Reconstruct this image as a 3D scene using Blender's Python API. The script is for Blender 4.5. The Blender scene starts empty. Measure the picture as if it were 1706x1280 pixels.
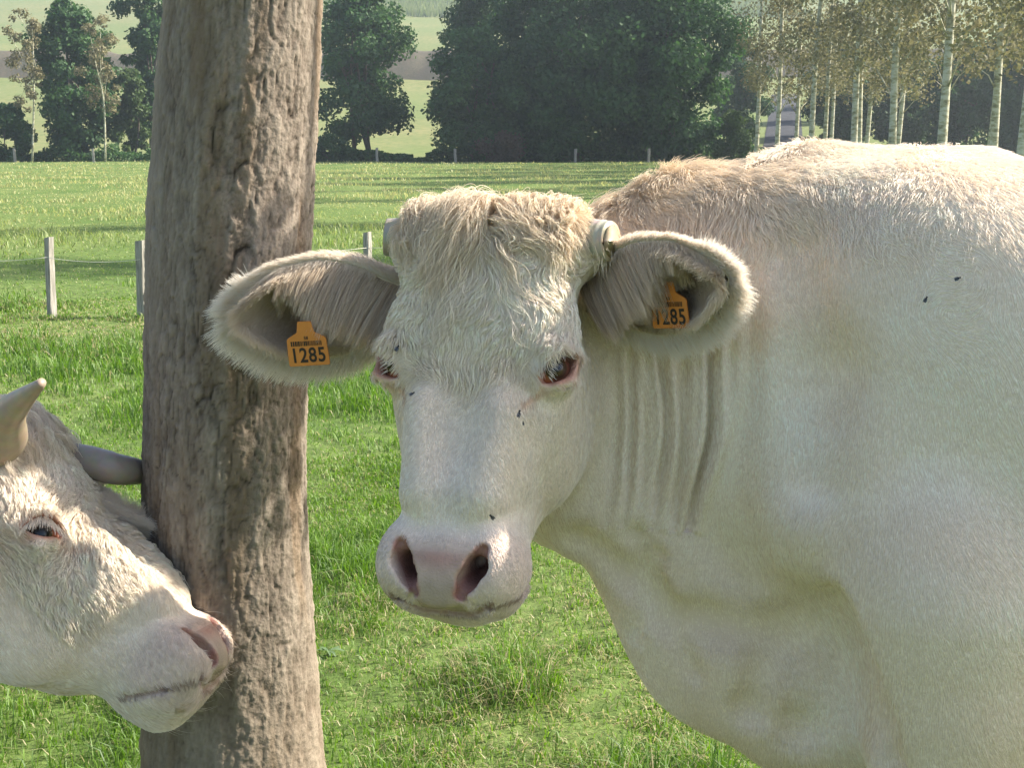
import bpy, bmesh, math, random
import numpy as np
from mathutils import Vector, Matrix

random.seed(7)
RNG = np.random.default_rng(7)
scene = bpy.context.scene
COL = scene.collection

# ---------------------------------------------------------------- camera
F_PX = 2050.0                       # focal length in pixels of a 1706 px wide frame
CAM_H = 1.45
PITCH = math.atan(405.0 / F_PX)     # looking down, horizon a little above the back line
cam_data = bpy.data.cameras.new("camera")
cam_data.sensor_width = 36.0
cam_data.lens = 36.0 * F_PX / 1706.0
cam_data.clip_start = 0.05
cam_data.clip_end = 4000.0
cam = bpy.data.objects.new("camera", cam_data)
cam.location = (0, 0, CAM_H)
cam.rotation_euler = (math.pi / 2 - PITCH, 0, 0)
COL.objects.link(cam)
scene.camera = cam

# ---------------------------------------------------------------- sky, sun, exposure
SUN_EL = math.radians(40.0)
SUN_AZ = math.radians(14.0)         # from +X (right of the view) turned towards +Y (away)
sun_dir = Vector((math.cos(SUN_EL) * math.cos(SUN_AZ), math.cos(SUN_EL) * math.sin(SUN_AZ), math.sin(SUN_EL)))
world = bpy.data.worlds.new("World")
scene.world = world
world.use_nodes = True
wn = world.node_tree.nodes
wl = world.node_tree.links
wn.clear()
sky = wn.new("ShaderNodeTexSky")
sky.sky_type = 'NISHITA'
sky.sun_disc = False
sky.sun_elevation = SUN_EL
sky.sun_rotation = math.pi / 2 - SUN_AZ
sky.air_density = 1.0
sky.dust_density = 2.6
sky.ozone_density = 1.0
bg = wn.new("ShaderNodeBackground")
bg.inputs["Strength"].default_value = 0.12
wo = wn.new("ShaderNodeOutputWorld")
wl.new(sky.outputs[0], bg.inputs["Color"])
wl.new(bg.outputs[0], wo.inputs["Surface"])

sun_data = bpy.data.lights.new("sun", 'SUN')
sun_data.energy = 5.0
sun_data.angle = math.radians(0.55)
sun_data.color = (1.0, 0.93, 0.80)
sun = bpy.data.objects.new("sun", sun_data)
sun.rotation_euler = sun_dir.to_track_quat('Z', 'Y').to_euler()
sun.location = (20, 5, 20)
COL.objects.link(sun)

scene.view_settings.view_transform = 'Standard'
scene.view_settings.look = 'None'
scene.view_settings.exposure = 1.34
scene.view_settings.gamma = 1.0
scene.view_settings.use_curve_mapping = False
scene.render.engine = 'CYCLES'
scene.cycles.max_bounces = 8
scene.cycles.diffuse_bounces = 4
scene.cycles.transmission_bounces = 4
scene.cycles.transparent_max_bounces = 12
scene.cycles.volume_bounces = 0

# ---------------------------------------------------------------- helpers
CP, SP = math.cos(PITCH), math.sin(PITCH)
def at(u, v, d):
    """world point seen at photograph pixel (u, v) at distance d along the optical axis"""
    x = (u - 853.0) / F_PX * d
    y = -(v - 640.0) / F_PX * d
    return np.array([x, d * CP + y * SP, CAM_H - d * SP + y * CP])

def vec(*a):
    return np.array(a, dtype=np.float64)

def unit(v):
    v = np.asarray(v, dtype=np.float64)
    return v / (np.linalg.norm(v, axis=-1, keepdims=True) + 1e-12)

def sstep(a, b, x):
    t = np.clip((x - a) / (b - a), 0, 1)
    return t * t * (3 - 2 * t)

def mixc(a, b, t):
    t = np.asarray(t)[:, None]
    return a * (1 - t) + b * t

def _hash(ix, iy, iz, seed):
    h = (ix.astype(np.int64) * 374761393 + iy.astype(np.int64) * 668265263 + iz.astype(np.int64) * 2147483647 + seed * 974634777) & 0xffffffff
    h = ((h ^ (h >> 13)) * 1274126177) & 0xffffffff
    h = h ^ (h >> 16)
    return (h & 0xffff).astype(np.float32) / 65535.0

def noise3(x, y, z, seed=0):
    """smooth value noise, -1..1"""
    x, y, z = np.broadcast_arrays(np.asarray(x, dtype=np.float64), y, z)
    ix, iy, iz = np.floor(x), np.floor(y), np.floor(z)
    fx, fy, fz = x - ix, y - iy, z - iz
    fx = fx * fx * fx * (fx * (fx * 6 - 15) + 10)
    fy = fy * fy * fy * (fy * (fy * 6 - 15) + 10)
    fz = fz * fz * fz * (fz * (fz * 6 - 15) + 10)
    r = 0
    for dx in (0, 1):
        for dy in (0, 1):
            for dz in (0, 1):
                w = (fx if dx else 1 - fx) * (fy if dy else 1 - fy) * (fz if dz else 1 - fz)
                r = r + w * _hash(ix + dx, iy + dy, iz + dz, seed)
    return r * 2 - 1

def fbm(x, y, z, seed=0, octaves=4, gain=0.5):
    r, a, s, n = 0, 1.0, 1.0, 0.0
    for o in range(octaves):
        r = r + a * noise3(np.asarray(x) * s, np.asarray(y) * s, np.asarray(z) * s, seed + o * 17)
        n += a
        a *= gain
        s *= 2.03
    return r / n

def put(name, data, parent=None):
    o = bpy.data.objects.new(name, data)
    COL.objects.link(o)
    if parent is not None:
        o.parent = parent
    return o

def tag(o, label=None, cat=None, group=None, kind=None):
    if label: o["label"] = label
    if cat: o["category"] = cat
    if group: o["group"] = group
    if kind: o["kind"] = kind
    return o

def np_mesh(name, verts, faces, mat=None, smooth=True, cols=None, colname="tint", alpha=None):
    """mesh from numpy arrays; faces (n,4) or (n,3) or a list of such arrays"""
    me = bpy.data.meshes.new(name)
    verts = np.asarray(verts, dtype=np.float32)
    fl = faces if isinstance(faces, list) else [faces]
    fl = [np.asarray(f, dtype=np.int32) for f in fl if len(f)]
    idx = np.concatenate([f.ravel() for f in fl])
    tot = np.concatenate([np.full(len(f), f.shape[1], dtype=np.int32) for f in fl])
    st = np.concatenate([[0], np.cumsum(tot)[:-1]]).astype(np.int32)
    me.vertices.add(len(verts)); me.vertices.foreach_set("co", verts.ravel())
    me.loops.add(len(idx)); me.loops.foreach_set("vertex_index", idx)
    me.polygons.add(len(tot)); me.polygons.foreach_set("loop_start", st)
    if smooth:
        me.polygons.foreach_set("use_smooth", np.ones(len(tot), dtype=bool))
    if cols is not None:
        at_ = me.attributes.new(colname, 'FLOAT_COLOR', 'POINT')
        c = np.ones((len(verts), 4), dtype=np.float32)
        c[:, :3] = cols
        if alpha is not None: c[:, 3] = alpha
        at_.data.foreach_set("color", c.ravel())
    me.update(calc_edges=True)
    if mat: me.materials.append(mat)
    return me

def hair_curves(name, pts, radius, cols, mat, parent=None, tip=0.25):
    """pts (n,k,3) world points; one curve per hair"""
    n, k = pts.shape[:2]
    cu = bpy.data.hair_curves.new(name)
    cu.add_curves([k] * n)
    cu.points.foreach_set("position", np.ascontiguousarray(pts, dtype=np.float32).ravel())
    prof = 1 - (1 - tip) * np.linspace(0, 1, k) ** 1.6
    rad = (np.broadcast_to(np.asarray(radius, dtype=np.float32).reshape(-1, 1), (n, 1)) * prof[None]).astype(np.float32)
    if "radius" not in cu.attributes:
        cu.attributes.new("radius", 'FLOAT', 'POINT')
    cu.attributes["radius"].data.foreach_set("value", np.ascontiguousarray(rad).ravel())
    a = cu.attributes.new("tint", 'FLOAT_COLOR', 'CURVE')
    c = np.ones((n, 4), dtype=np.float32); c[:, :3] = cols
    a.data.foreach_set("color", c.ravel())
    cu.materials.append(mat)
    return put(name, cu, parent)

def nodes_of(name):
    m = bpy.data.materials.new(name)
    m.use_nodes = True
    nt = m.node_tree
    nt.nodes.clear()
    out = nt.nodes.new("ShaderNodeOutputMaterial")
    def N(kind, **kw):
        nd = nt.nodes.new("ShaderNode" + kind)
        for k_, v_ in kw.items():
            if k_.startswith("i_"):
                nd.inputs[k_[2:].replace("_", " ")].default_value = v_
            else:
                setattr(nd, k_, v_)
        return nd
    L = nt.links.new
    return m, N, L, out

def simple_mat(name, color, rough=0.7, metal=0.0, noise_amt=0.0, noise_scale=30.0, bump=0.0, spec=0.3):
    m, N, L, out = nodes_of(name)
    p = N("BsdfPrincipled"); p.inputs["Roughness"].default_value = rough; p.inputs["Metallic"].default_value = metal
    p.inputs["Specular IOR Level"].default_value = spec
    p.inputs["Base Color"].default_value = (*color, 1)
    if noise_amt or bump:
        tc = N("TexCoord"); nz = N("TexNoise"); nz.inputs["Scale"].default_value = noise_scale; nz.inputs["Detail"].default_value = 5
        L(tc.outputs["Object"], nz.inputs["Vector"])
        if noise_amt:
            mx = N("MixRGB"); mx.blend_type = 'MULTIPLY'; mx.inputs[0].default_value = 1
            mx.inputs[1].default_value = (*color, 1)
            rp = N("MapRange"); rp.inputs["From Min"].default_value = .3; rp.inputs["From Max"].default_value = .7
            rp.inputs["To Min"].default_value = 1 - noise_amt; rp.inputs["To Max"].default_value = 1 + noise_amt
            L(nz.outputs[0], rp.inputs[0]); L(rp.outputs[0], mx.inputs[2]); L(mx.outputs[0], p.inputs["Base Color"])
        if bump:
            b = N("Bump"); b.inputs["Strength"].default_value = bump; b.inputs["Distance"].default_value = 0.01
            L(nz.outputs[0], b.inputs["Height"]); L(b.outputs[0], p.inputs["Normal"])
    L(p.outputs[0], out.inputs["Surface"])
    return m

def spline_table(ts, vs, n=400):
    """smooth monotone-ish cubic through stations, as a dense table"""
    ts = np.asarray(ts, float); vs = np.asarray(vs, float)
    dl = np.diff(vs) / np.diff(ts)
    m = np.zeros(len(ts)); m[0], m[-1] = dl[0], dl[-1]
    for i in range(1, len(ts) - 1):
        m[i] = 0 if dl[i - 1] * dl[i] <= 0 else 2 * dl[i - 1] * dl[i] / (dl[i - 1] + dl[i])
    T = np.linspace(ts[0], ts[-1], n)
    j = np.clip(np.searchsorted(ts, T, side='right') - 1, 0, len(ts) - 2)
    h = ts[j + 1] - ts[j]; s = (T - ts[j]) / h
    V = (2 * s**3 - 3 * s**2 + 1) * vs[j] + (s**3 - 2 * s**2 + s) * h * m[j] + (-2 * s**3 + 3 * s**2) * vs[j + 1] + (s**3 - s**2) * h * m[j + 1]
    return T, V

# ---------------------------------------------------------------- implicit modelling
def smin(a, b, k):
    h = np.maximum(k - np.abs(a - b), 0) / k
    return np.minimum(a, b) - h * h * k * 0.25
def smax(a, b, k):
    return -smin(-a, -b, k)

class Field:
    """signed field built of blended shapes; sampled on a grid that is finer where asked"""
    def __init__(self): self.ops = []
    def add(self, fn, lo, hi, k=0.02): self.ops.append(('u', fn, np.minimum(lo, hi), np.maximum(lo, hi), k))
    def cut(self, fn, lo, hi, k=0.01): self.ops.append(('s', fn, np.minimum(lo, hi), np.maximum(lo, hi), k))
    def disp(self, fn, lo, hi): self.ops.append(('d', fn, np.minimum(lo, hi), np.maximum(lo, hi), 0.0))
    @staticmethod
    def _ap(op, d, v, k):
        if op == 'u': return smin(d, v, k)
        if op == 's': return smax(d, -v, k)
        return d + v
    def grid(self, xs, ys, zs):
        d = np.full((len(xs), len(ys), len(zs)), 0.5, dtype=np.float32)
        for op, fn, lo, hi, k in self.ops:
            m = k + (0.04 if op == 'u' else 0.01)
            sl = []
            for c, ax in zip(range(3), (xs, ys, zs)):
                i0 = np.searchsorted(ax, lo[c] - m); i1 = np.searchsorted(ax, hi[c] + m)
                sl.append(slice(i0, i1))
            if any(s.stop <= s.start for s in sl): continue
            X = xs[sl[0]].astype(np.float32)[:, None, None]; Y = ys[sl[1]].astype(np.float32)[None, :, None]; Z = zs[sl[2]].astype(np.float32)[None, None, :]
            v = fn(X, Y, Z)
            d[sl[0], sl[1], sl[2]] = self._ap(op, d[sl[0], sl[1], sl[2]], v, k)
        return d
    def at(self, P):
        x, y, z = P[:, 0], P[:, 1], P[:, 2]
        d = np.full(len(P), 0.5)
        for op, fn, lo, hi, k in self.ops:
            m = k + (0.04 if op == 'u' else 0.01)
            msk = (x > lo[0] - m) & (x < hi[0] + m) & (y > lo[1] - m) & (y < hi[1] + m) & (z > lo[2] - m) & (z < hi[2] + m)
            if not msk.any(): continue
            v = fn(x[msk], y[msk], z[msk])
            d[msk] = self._ap(op, d[msk], v, k)
        return d
    def grad(self, P, e=0.0015):
        g = np.zeros_like(P)
        for c in range(3):
            q = P.copy(); q[:, c] += e; a = self.at(q)
            q[:, c] -= 2 * e; b = self.at(q)
            g[:, c] = (a - b) / (2 * e)
        return g
    def mesh(self, xs, ys, zs, steps=2):
        d = self.grid(xs, ys, zs)
        s = d < 0
        nx, ny, nz = d.shape
        cnt = np.zeros((nx - 1, ny - 1, nz - 1), dtype=np.int8)
        for a in (0, 1):
            for b in (0, 1):
                for c in (0, 1):
                    cnt += s[a:nx - 1 + a, b:ny - 1 + b, c:nz - 1 + c]
        act = (cnt > 0) & (cnt < 8)
        ci = np.argwhere(act)
        vid = np.full(act.shape, -1, dtype=np.int32)
        vid[act] = np.arange(len(ci))
        acc = np.zeros((len(ci), 3)); num = np.zeros(len(ci))
        ax = (xs, ys, zs)
        corners = [(a, b, c) for a in (0, 1) for b in (0, 1) for c in (0, 1)]
        for p in corners:
            for c in range(3):
                if p[c]: continue
                q = list(p); q[c] = 1
                i0 = ci + p; i1 = ci + q
                d0 = d[i0[:, 0], i0[:, 1], i0[:, 2]].astype(float); d1 = d[i1[:, 0], i1[:, 1], i1[:, 2]].astype(float)
                mk = (d0 < 0) != (d1 < 0)
                t = np.where(mk, d0 / np.where(mk, d0 - d1, 1), 0)
                pt = np.stack([ax[k][i0[:, k]] for k in range(3)], 1)
                p1 = np.stack([ax[k][i1[:, k]] for k in range(3)], 1)
                pt = pt + (p1 - pt) * t[:, None]
                acc[mk] += pt[mk]; num[mk] += 1
        V = acc / num[:, None]
        faces = []
        for c in range(3):
            u, w = [(1, 2), (2, 0), (0, 1)][c]
            sl0 = [slice(1, -1)] * 3; sl1 = [slice(1, -1)] * 3
            sl0[c] = slice(0, -1); sl1[c] = slice(1, None)
            e0 = s[tuple(sl0)]; e1 = s[tuple(sl1)]
            ch = np.argwhere(e0 != e1)
            flip = e0[ch[:, 0], ch[:, 1], ch[:, 2]]
            base = ch.copy()
            for k in range(3):
                if k != c: base[:, k] += 1
            q = []
            for (du, dw) in ((-1, -1), (0, -1), (0, 0), (-1, 0)):
                b = base.copy(); b[:, u] += du; b[:, w] += dw
                q.append(vid[b[:, 0], b[:, 1], b[:, 2]])
            q = np.stack(q, 1)
            q[~flip] = q[~flip][:, ::-1]
            faces.append(q)
        Fc = np.concatenate(faces)
        for _ in range(steps):
            dv = self.at(V); g = self.grad(V); g2 = (g * g).sum(1) + 1e-6
            st = -dv / g2
            mv = g * st[:, None]
            ln = np.linalg.norm(mv, axis=1, keepdims=True)
            mv *= np.minimum(1, 0.004 / (ln + 1e-9))
            V = V + mv * 0.9
        return V, Fc

def ellipsoid(c, r, R=None):
    c = np.asarray(c, float); r = np.asarray(r, float)
    def fn(x, y, z):
        px, py, pz = x - c[0], y - c[1], z - c[2]
        if R is not None:
            px, py, pz = (R[0, 0] * px + R[1, 0] * py + R[2, 0] * pz, R[0, 1] * px + R[1, 1] * py + R[2, 1] * pz, R[0, 2] * px + R[1, 2] * py + R[2, 2] * pz)
        k0 = np.sqrt((px / r[0])**2 + (py / r[1])**2 + (pz / r[2])**2)
        k1 = np.sqrt((px / r[0]**2)**2 + (py / r[1]**2)**2 + (pz / r[2]**2)**2) + 1e-6
        return k0 * (k0 - 1) / k1
    return fn

def cone(a, b, ra, rb):
    a = np.asarray(a, float); b = np.asarray(b, float); ba = b - a; L2 = (ba * ba).sum()
    def fn(x, y, z):
        px, py, pz = x - a[0], y - a[1], z - a[2]
        h = np.clip((px * ba[0] + py * ba[1] + pz * ba[2]) / L2, 0, 1)
        qx, qy, qz = px - ba[0] * h, py - ba[1] * h, pz - ba[2] * h
        return np.sqrt(qx * qx + qy * qy + qz * qz) - (ra + (rb - ra) * h)
    return fn

def add_cone(F, a, b, ra, rb, k=0.03):
    a = np.asarray(a, float); b = np.asarray(b, float); r = max(ra, rb)
    F.add(cone(a, b, ra, rb), np.minimum(a, b) - r, np.maximum(a, b) + r, k)
def add_ell(F, c, r, k=0.03, R=None):
    m = max(r) if R is not None else np.asarray(r)
    F.add(ellipsoid(c, r, R), np.asarray(c) - m, np.asarray(c) + m, k)

def section(px, py, a, h, n):
    """signed distance-like value of a superellipse"""
    ax, ay = np.abs(px) / a, np.abs(py) / h
    k0 = (ax**n + ay**n + 1e-9) ** (1.0 / n)
    k1 = np.sqrt((ax / a)**2 + (ay / h)**2) + 1e-6
    return k0 * (k0 - 1) / k1
# ---------------------------------------------------------------- terrain
HILL_Y = np.array([-40, 96, 112, 135, 170, 200, 206, 214, 250, 300, 360, 480, 700, 1000.0])
HILL_Z = np.array([0, 0, .35, 2.4, 7.2, 11.4, 13.4, 14.4, 21, 31.0, 41, 52, 66, 80.0])
_ht = spline_table(HILL_Y, HILL_Z, 1200)
def terrain(x, y):
    z = np.interp(y, *_ht)
    far = sstep(100, 160, y)
    return z + far * (1.6 * noise3(x / 60, y / 60, 0 * x, 3) + .006 * x) + .05 * fbm(x / 2.5, y / 2.5, 0 * x, 4, 2) * sstep(14, 30, y) + .02 * fbm(x / .6, y / .6, 0 * x, 5, 2)

def ground_mat(name, c1, c2, c3, s1, s2, bump=.6):
    m, N, L, out = nodes_of(name)
    tc = N("TexCoord")
    n1 = N("TexNoise"); n1.inputs["Scale"].default_value = s1; n1.inputs["Detail"].default_value = 6
    n2 = N("TexNoise"); n2.inputs["Scale"].default_value = s2; n2.inputs["Detail"].default_value = 8; n2.inputs["Roughness"].default_value = .7
    L(tc.outputs["Object"], n1.inputs["Vector"]); L(tc.outputs["Object"], n2.inputs["Vector"])
    r1 = N("MapRange"); r1.inputs["From Min"].default_value = .36; r1.inputs["From Max"].default_value = .64
    r2 = N("MapRange"); r2.inputs["From Min"].default_value = .40; r2.inputs["From Max"].default_value = .66
    L(n1.outputs[0], r1.inputs[0]); L(n2.outputs[0], r2.inputs[0])
    a = N("MixRGB"); a.inputs[1].default_value = (*c1, 1); a.inputs[2].default_value = (*c2, 1); L(r1.outputs[0], a.inputs[0])
    b = N("MixRGB"); b.inputs[2].default_value = (*c3, 1); L(a.outputs[0], b.inputs[1]); L(r2.outputs[0], b.inputs[0])
    p = N("BsdfPrincipled"); p.inputs["Roughness"].default_value = .95; p.inputs["Specular IOR Level"].default_value = .1
    L(b.outputs[0], p.inputs["Base Color"])
    bp = N("Bump"); bp.inputs["Strength"].default_value = bump; bp.inputs["Distance"].default_value = .06
    L(n2.outputs[0], bp.inputs["Height"]); L(bp.outputs[0], p.inputs["Normal"])
    L(p.outputs[0], out.inputs["Surface"])
    return m

def sheet(name, xs, ys, mat, dz=0.0):
    X, Y = np.meshgrid(xs, ys, indexing='ij')
    Z = terrain(X, Y) + dz
    n, m_ = X.shape
    idx = np.arange(n * m_).reshape(n, m_)
    q = np.stack([idx[:-1, :-1], idx[1:, :-1], idx[1:, 1:], idx[:-1, 1:]], -1).reshape(-1, 4)
    o = put(name, np_mesh(name, np.stack([X, Y, Z], -1).reshape(-1, 3), q, mat))
    tag(o, kind="structure")
    return o
M_PASTURE = ground_mat("pasture_turf", (.09, .15, .035), (.17, .215, .07), (.065, .10, .028), .35, 9.0)
M_HILL = ground_mat("hill_grass", (.15, .175, .065), (.215, .20, .09), (.10, .14, .045), .05, 1.3, .3)
sheet("pasture", np.concatenate([np.linspace(-260, -14, 50), np.linspace(-13.5, 20, 150), np.linspace(21, 300, 56)]),
      np.concatenate([np.linspace(-40, 1, 20), np.linspace(1.2, 14, 110), np.linspace(14.4, 97, 190)]), M_PASTURE)
sheet("hill", np.linspace(-420, 460, 120), np.concatenate([np.linspace(97, 330, 130), np.linspace(336, 480, 20)]), M_HILL)
# bare earth bank across the hill
M_BANK = ground_mat("bank_earth", (.10, .075, .06), (.15, .12, .085), (.07, .075, .045), .3, 3.0, .8)
X = np.linspace(-120, 110, 231)
rows = []
for dy, dz in ((200.5, .02), (202.0, 1.3), (203.2, 2.5), (204.6, 3.1), (206.5, 2.6), (208.5, .4)):
    yy = dy + .5 * noise3(X / 6, 0 * X + dy, 0 * X, 8)
    rows.append(np.stack([X, yy, terrain(X, yy) + dz * (1 + .25 * noise3(X / 3.5, 0 * X + dy * .3, 0 * X, 9)) - .02], -1))
Vb = np.concatenate(rows); idx = np.arange(len(Vb)).reshape(6, -1)
qb = np.stack([idx[:-1, :-1], idx[:-1, 1:], idx[1:, 1:], idx[1:, :-1]], -1).reshape(-1, 4)
tag(put("earth_bank", np_mesh("earth_bank", Vb, qb, M_BANK)), kind="structure")
# farm lane seen between the poplars
M_LANE = ground_mat("lane_gravel", (.05, .053, .06), (.07, .07, .075), (.04, .04, .045), .8, 12, .3)  # lane's shade put into its colour by a lowered albedo
ly = np.linspace(93, 176, 60)
lane = []
for w in (-1.9, -.7, .7, 1.9):
    lx = ly * .2165 + w
    lane.append(np.stack([lx, ly, terrain(lx, ly) + .05 + .05 * (abs(w) < 1)], -1))
Vl = np.concatenate(lane); idx = np.arange(len(Vl)).reshape(4, -1)
ql = np.stack([idx[:-1, :-1], idx[1:, :-1], idx[1:, 1:], idx[:-1, 1:]], -1).reshape(-1, 4)
tag(put("lane", np_mesh("lane", Vl, ql, M_LANE)), kind="structure")

# ---------------------------------------------------------------- grass
def leaf_mat(name, transl=.4, rough=.5, gloss=.06):
    m, N, L, out = nodes_of(name)
    a = N("Attribute"); a.attribute_name = "tint"
    d = N("BsdfDiffuse"); t = N("BsdfTranslucent"); g = N("BsdfGlossy"); g.inputs["Roughness"].default_value = rough
    L(a.outputs["Color"], d.inputs["Color"])
    hs = N("HueSaturation"); hs.inputs["Saturation"].default_value = 1.15; hs.inputs["Value"].default_value = 1.25
    L(a.outputs["Color"], hs.inputs["Color"]); L(hs.outputs[0], t.inputs["Color"])
    x = N("MixShader"); x.inputs[0].default_value = transl; L(d.outputs[0], x.inputs[1]); L(t.outputs[0], x.inputs[2])
    y = N("MixShader"); y.inputs[0].default_value = gloss; L(x.outputs[0], y.inputs[1]); L(g.outputs[0], y.inputs[2])
    L(y.outputs[0], out.inputs["Surface"])
    return m
M_BLADE = leaf_mat("grass_blade", .45, .55, .035)

def blades(name, x, y, h, w, lean, cols, rng):
    n = len(x)
    z = terrain(x, y) - .004
    th = rng.uniform(0, 6.283, n); ph = rng.uniform(0, 6.283, n)
    wx, wy = np.cos(th), np.sin(th)
    lx, ly = np.cos(ph), np.sin(ph)
    V = np.zeros((n, 5, 3))
    b = np.stack([x, y, z], 1)
    wv = np.stack([wx, wy, 0 * wx], 1) * (w / 2)[:, None]
    lv = np.stack([lx, ly, 0 * lx], 1)
    up = vec(0, 0, 1)
    mid = b + up * (h * .58)[:, None] + lv * (h * lean * .30)[:, None]
    tip = b + up * (h * (1.0 - .35 * lean))[:, None] + lv * (h * lean)[:, None]
    V[:, 0] = b - wv; V[:, 1] = b + wv; V[:, 2] = mid - wv * .75; V[:, 3] = mid + wv * .75; V[:, 4] = tip
    i = np.arange(n) * 5
    q = np.stack([i, i + 1, i + 3, i + 2], 1); t = np.stack([i + 2, i + 3, i + 4], 1)
    me = np_mesh(name, V.reshape(-1, 3), [q, t], M_BLADE, cols=np.repeat(cols, 5, 0))
    return put(name, me)

rng = np.random.default_rng(5)
G1, G2, G3, STRAW, DRY = vec(.105, .205, .028), vec(.185, .295, .052), vec(.058, .125, .026), vec(.42, .37, .21), vec(.29, .28, .13)
def grass_field(n, r0, r1, dens_pow, hscale):
    u = rng.random(n)
    if dens_pow == 2: r = r0 * (r1 / r0) ** u
    else: r = np.sqrt(r0 ** 2 + u * (r1 ** 2 - r0 ** 2))
    a = rng.uniform(-.56, .56, n)
    x, y = r * np.sin(a), r * np.cos(a)
    # tufts
    tx, ty = fbm(x / .22, y / .22, 0 * x, 21, 2), fbm(x / 1.6, y / 1.6, 0 * x, 22, 3)
    x = x + tx * .03; y = y + fbm(x / .2, y / .2, 0 * x + 7, 23, 2) * .03
    keep = rng.random(n) < .42 + .9 * np.clip(tx + .4, 0, 1)
    x, y, r, tx, ty = x[keep], y[keep], r[keep], tx[keep], ty[keep]
    n = len(x)
    lush = sstep(-.25, .35, ty + .3 * tx)
    h = hscale * rng.uniform(.35, 1.15, n) * (.34 + 1.25 * lush ** 2.5)
    w = np.maximum(.0032, r * .00075) * rng.uniform(.7, 1.4, n)
    lean = rng.uniform(.1, 1.1, n)
    dryp = np.clip(.20 + .26 * sstep(7, 22, r) - .22 * lush + .30 * sstep(.15, .55, fbm(x / 1.1, y / 1.1, 0 * x, 24, 2)) + .45 * np.exp(-((y - 9.4) / 1.1) ** 2) * sstep(-.8, -1.6, x), .04, .8)
    isdry = rng.random(n) < dryp
    c = mixc(np.tile(G1, (n, 1)), np.tile(G2, (n, 1)), rng.random(n) * (1 - .3 * lush))
    c = mixc(c, np.tile(G3, (n, 1)), (rng.random(n) < .20 + .35 * lush) * rng.random(n))
    c = mixc(c, np.tile(vec(.42, .41, .18), (n, 1)), .9 * sstep(9, 34, r))
    dc = mixc(np.tile(STRAW, (n, 1)), np.tile(DRY, (n, 1)), rng.random(n))
    dc = mixc(dc, c, .65 * sstep(9, 24, r))
    c = np.where(isdry[:, None], dc, c)
    lean = np.where(isdry, lean * 1.3 + .4, lean); h = np.where(isdry, h * .8, h)
    return x, y, h, w, lean, c
parts_ = [grass_field(230000, 2.1, 5.6, 1, .105), grass_field(190000, 5.3, 12.0, 1, .095), grass_field(140000, 11.5, 95.0, 2, .09)]
x, y, h, w, lean, c = [np.concatenate([p[i] for p in parts_]) for i in range(6)]
far = np.hypot(x, y)
h = np.where(far > 12, h * 1.15, h)
tag(blades("grass", x, y, h, w, lean, c, rng), kind="stuff")
# flat weeds with broad leaves
M_WEED = leaf_mat("weed_leaf", .25, .35, .10)
def weed(px_u, px_v, n, size, col, label):
    d = (CAM_H) / ((px_v - 640) / F_PX * CP + SP)
    o0 = at(px_u, px_v, d)
    V, Fs, cc = [], [], []
    for i in range(n):
        a = i * 2.4 + rng.uniform(-.4, .4); L_ = size * rng.uniform(.7, 1.2); wd = L_ * rng.uniform(.28, .4)
        dr = vec(math.cos(a), math.sin(a), 0); sd = vec(-math.sin(a), math.cos(a), 0)
        k = 6; b0 = len(V)
        for j in range(k):
            t = j / (k - 1); ww = wd * math.sin(math.pi * min(1, t * .93 + .05)) ** .8 * .5
            c0 = o0 + dr * L_ * t + vec(0, 0, .02 + L_ * (.40 * t - .45 * t * t) + rng.uniform(-.003, .003))
            V += [c0 - sd * ww + vec(0, 0, ww * .35), c0, c0 + sd * ww + vec(0, 0, ww * .35)]
            cl = col * rng.uniform(.85, 1.15); cc += [cl, cl * .9, cl]
        for j in range(k - 1):
            for q in (0, 1):
                i0 = b0 + j * 3 + q
                Fs.append((i0, i0 + 1, i0 + 4, i0 + 3))
    me = np_mesh("weed", np.array(V), np.array(Fs), M_WEED, cols=np.array(cc))
    return tag(put("weed", me), label, "weed")
weed(548, 1096, 6, .045, vec(.13, .20, .08), "small pale weed beside the tree trunk right of the low cow's muzzle")
# ---------------------------------------------------------------- cattle: head shape shared by both animals
def rot_z(a):
    c, s = math.cos(a), math.sin(a)
    return np.array([[c, -s, 0], [s, c, 0], [0, 0, 1.0]])
def rot_y(a):
    c, s = math.cos(a), math.sin(a)
    return np.array([[c, 0, s], [0, 1.0, 0], [-s, 0, c]])

def head_frame(lean, yaw, roll):
    """columns: cow's left, back into the skull, down the face"""
    s, c = math.sin(lean), math.cos(lean)
    R = np.array([[1.0, 0, 0], [0, c, -s], [0, -s, -c]])
    return rot_y(roll) @ rot_z(yaw) @ R

HEAD_T = {}
def _tab(key, ts, vs): HEAD_T[key] = spline_table(ts, vs)
#            poll                 brow        eye         nose                    muzzle            lip
_tab('a',  [-.03, .00, .03, .07, .12, .18, .235, .29, .34, .385, .425, .455, .485, .515, .542, .566],
           [.060, .098, .120, .131, .134, .136, .132, .113, .095, .085, .081, .081, .083, .083, .072, .043])
_tab('yf', [-.03, .00, .03, .07, .12, .18, .235, .29, .34, .385, .425, .455, .485, .515, .542, .566],
           [.060, .018, .003, -.004, -.008, -.008, -.006, -.006, -.008, -.011, -.015, -.019, -.023, -.018, .004, .032])
_tab('yb', [-.03, .00, .07, .12, .18, .235, .29, .34, .385, .425, .455, .485, .515, .542, .566],
           [.10, .13, .17, .20, .225, .245, .250, .236, .208, .178, .148, .122, .112, .10, .085])
_tab('n',  [-.03, .05, .12, .235, .30, .36, .42, .47, .566], [2.1, 2.4, 2.7, 2.6, 2.4, 2.3, 2.4, 2.5, 2.2])
_tab('e',  [-.03, .05, .15, .235, .30, .36, .42, .47, .566], [.10, .22, .36, .28, .12, .02, .0, .12, .25])

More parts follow.
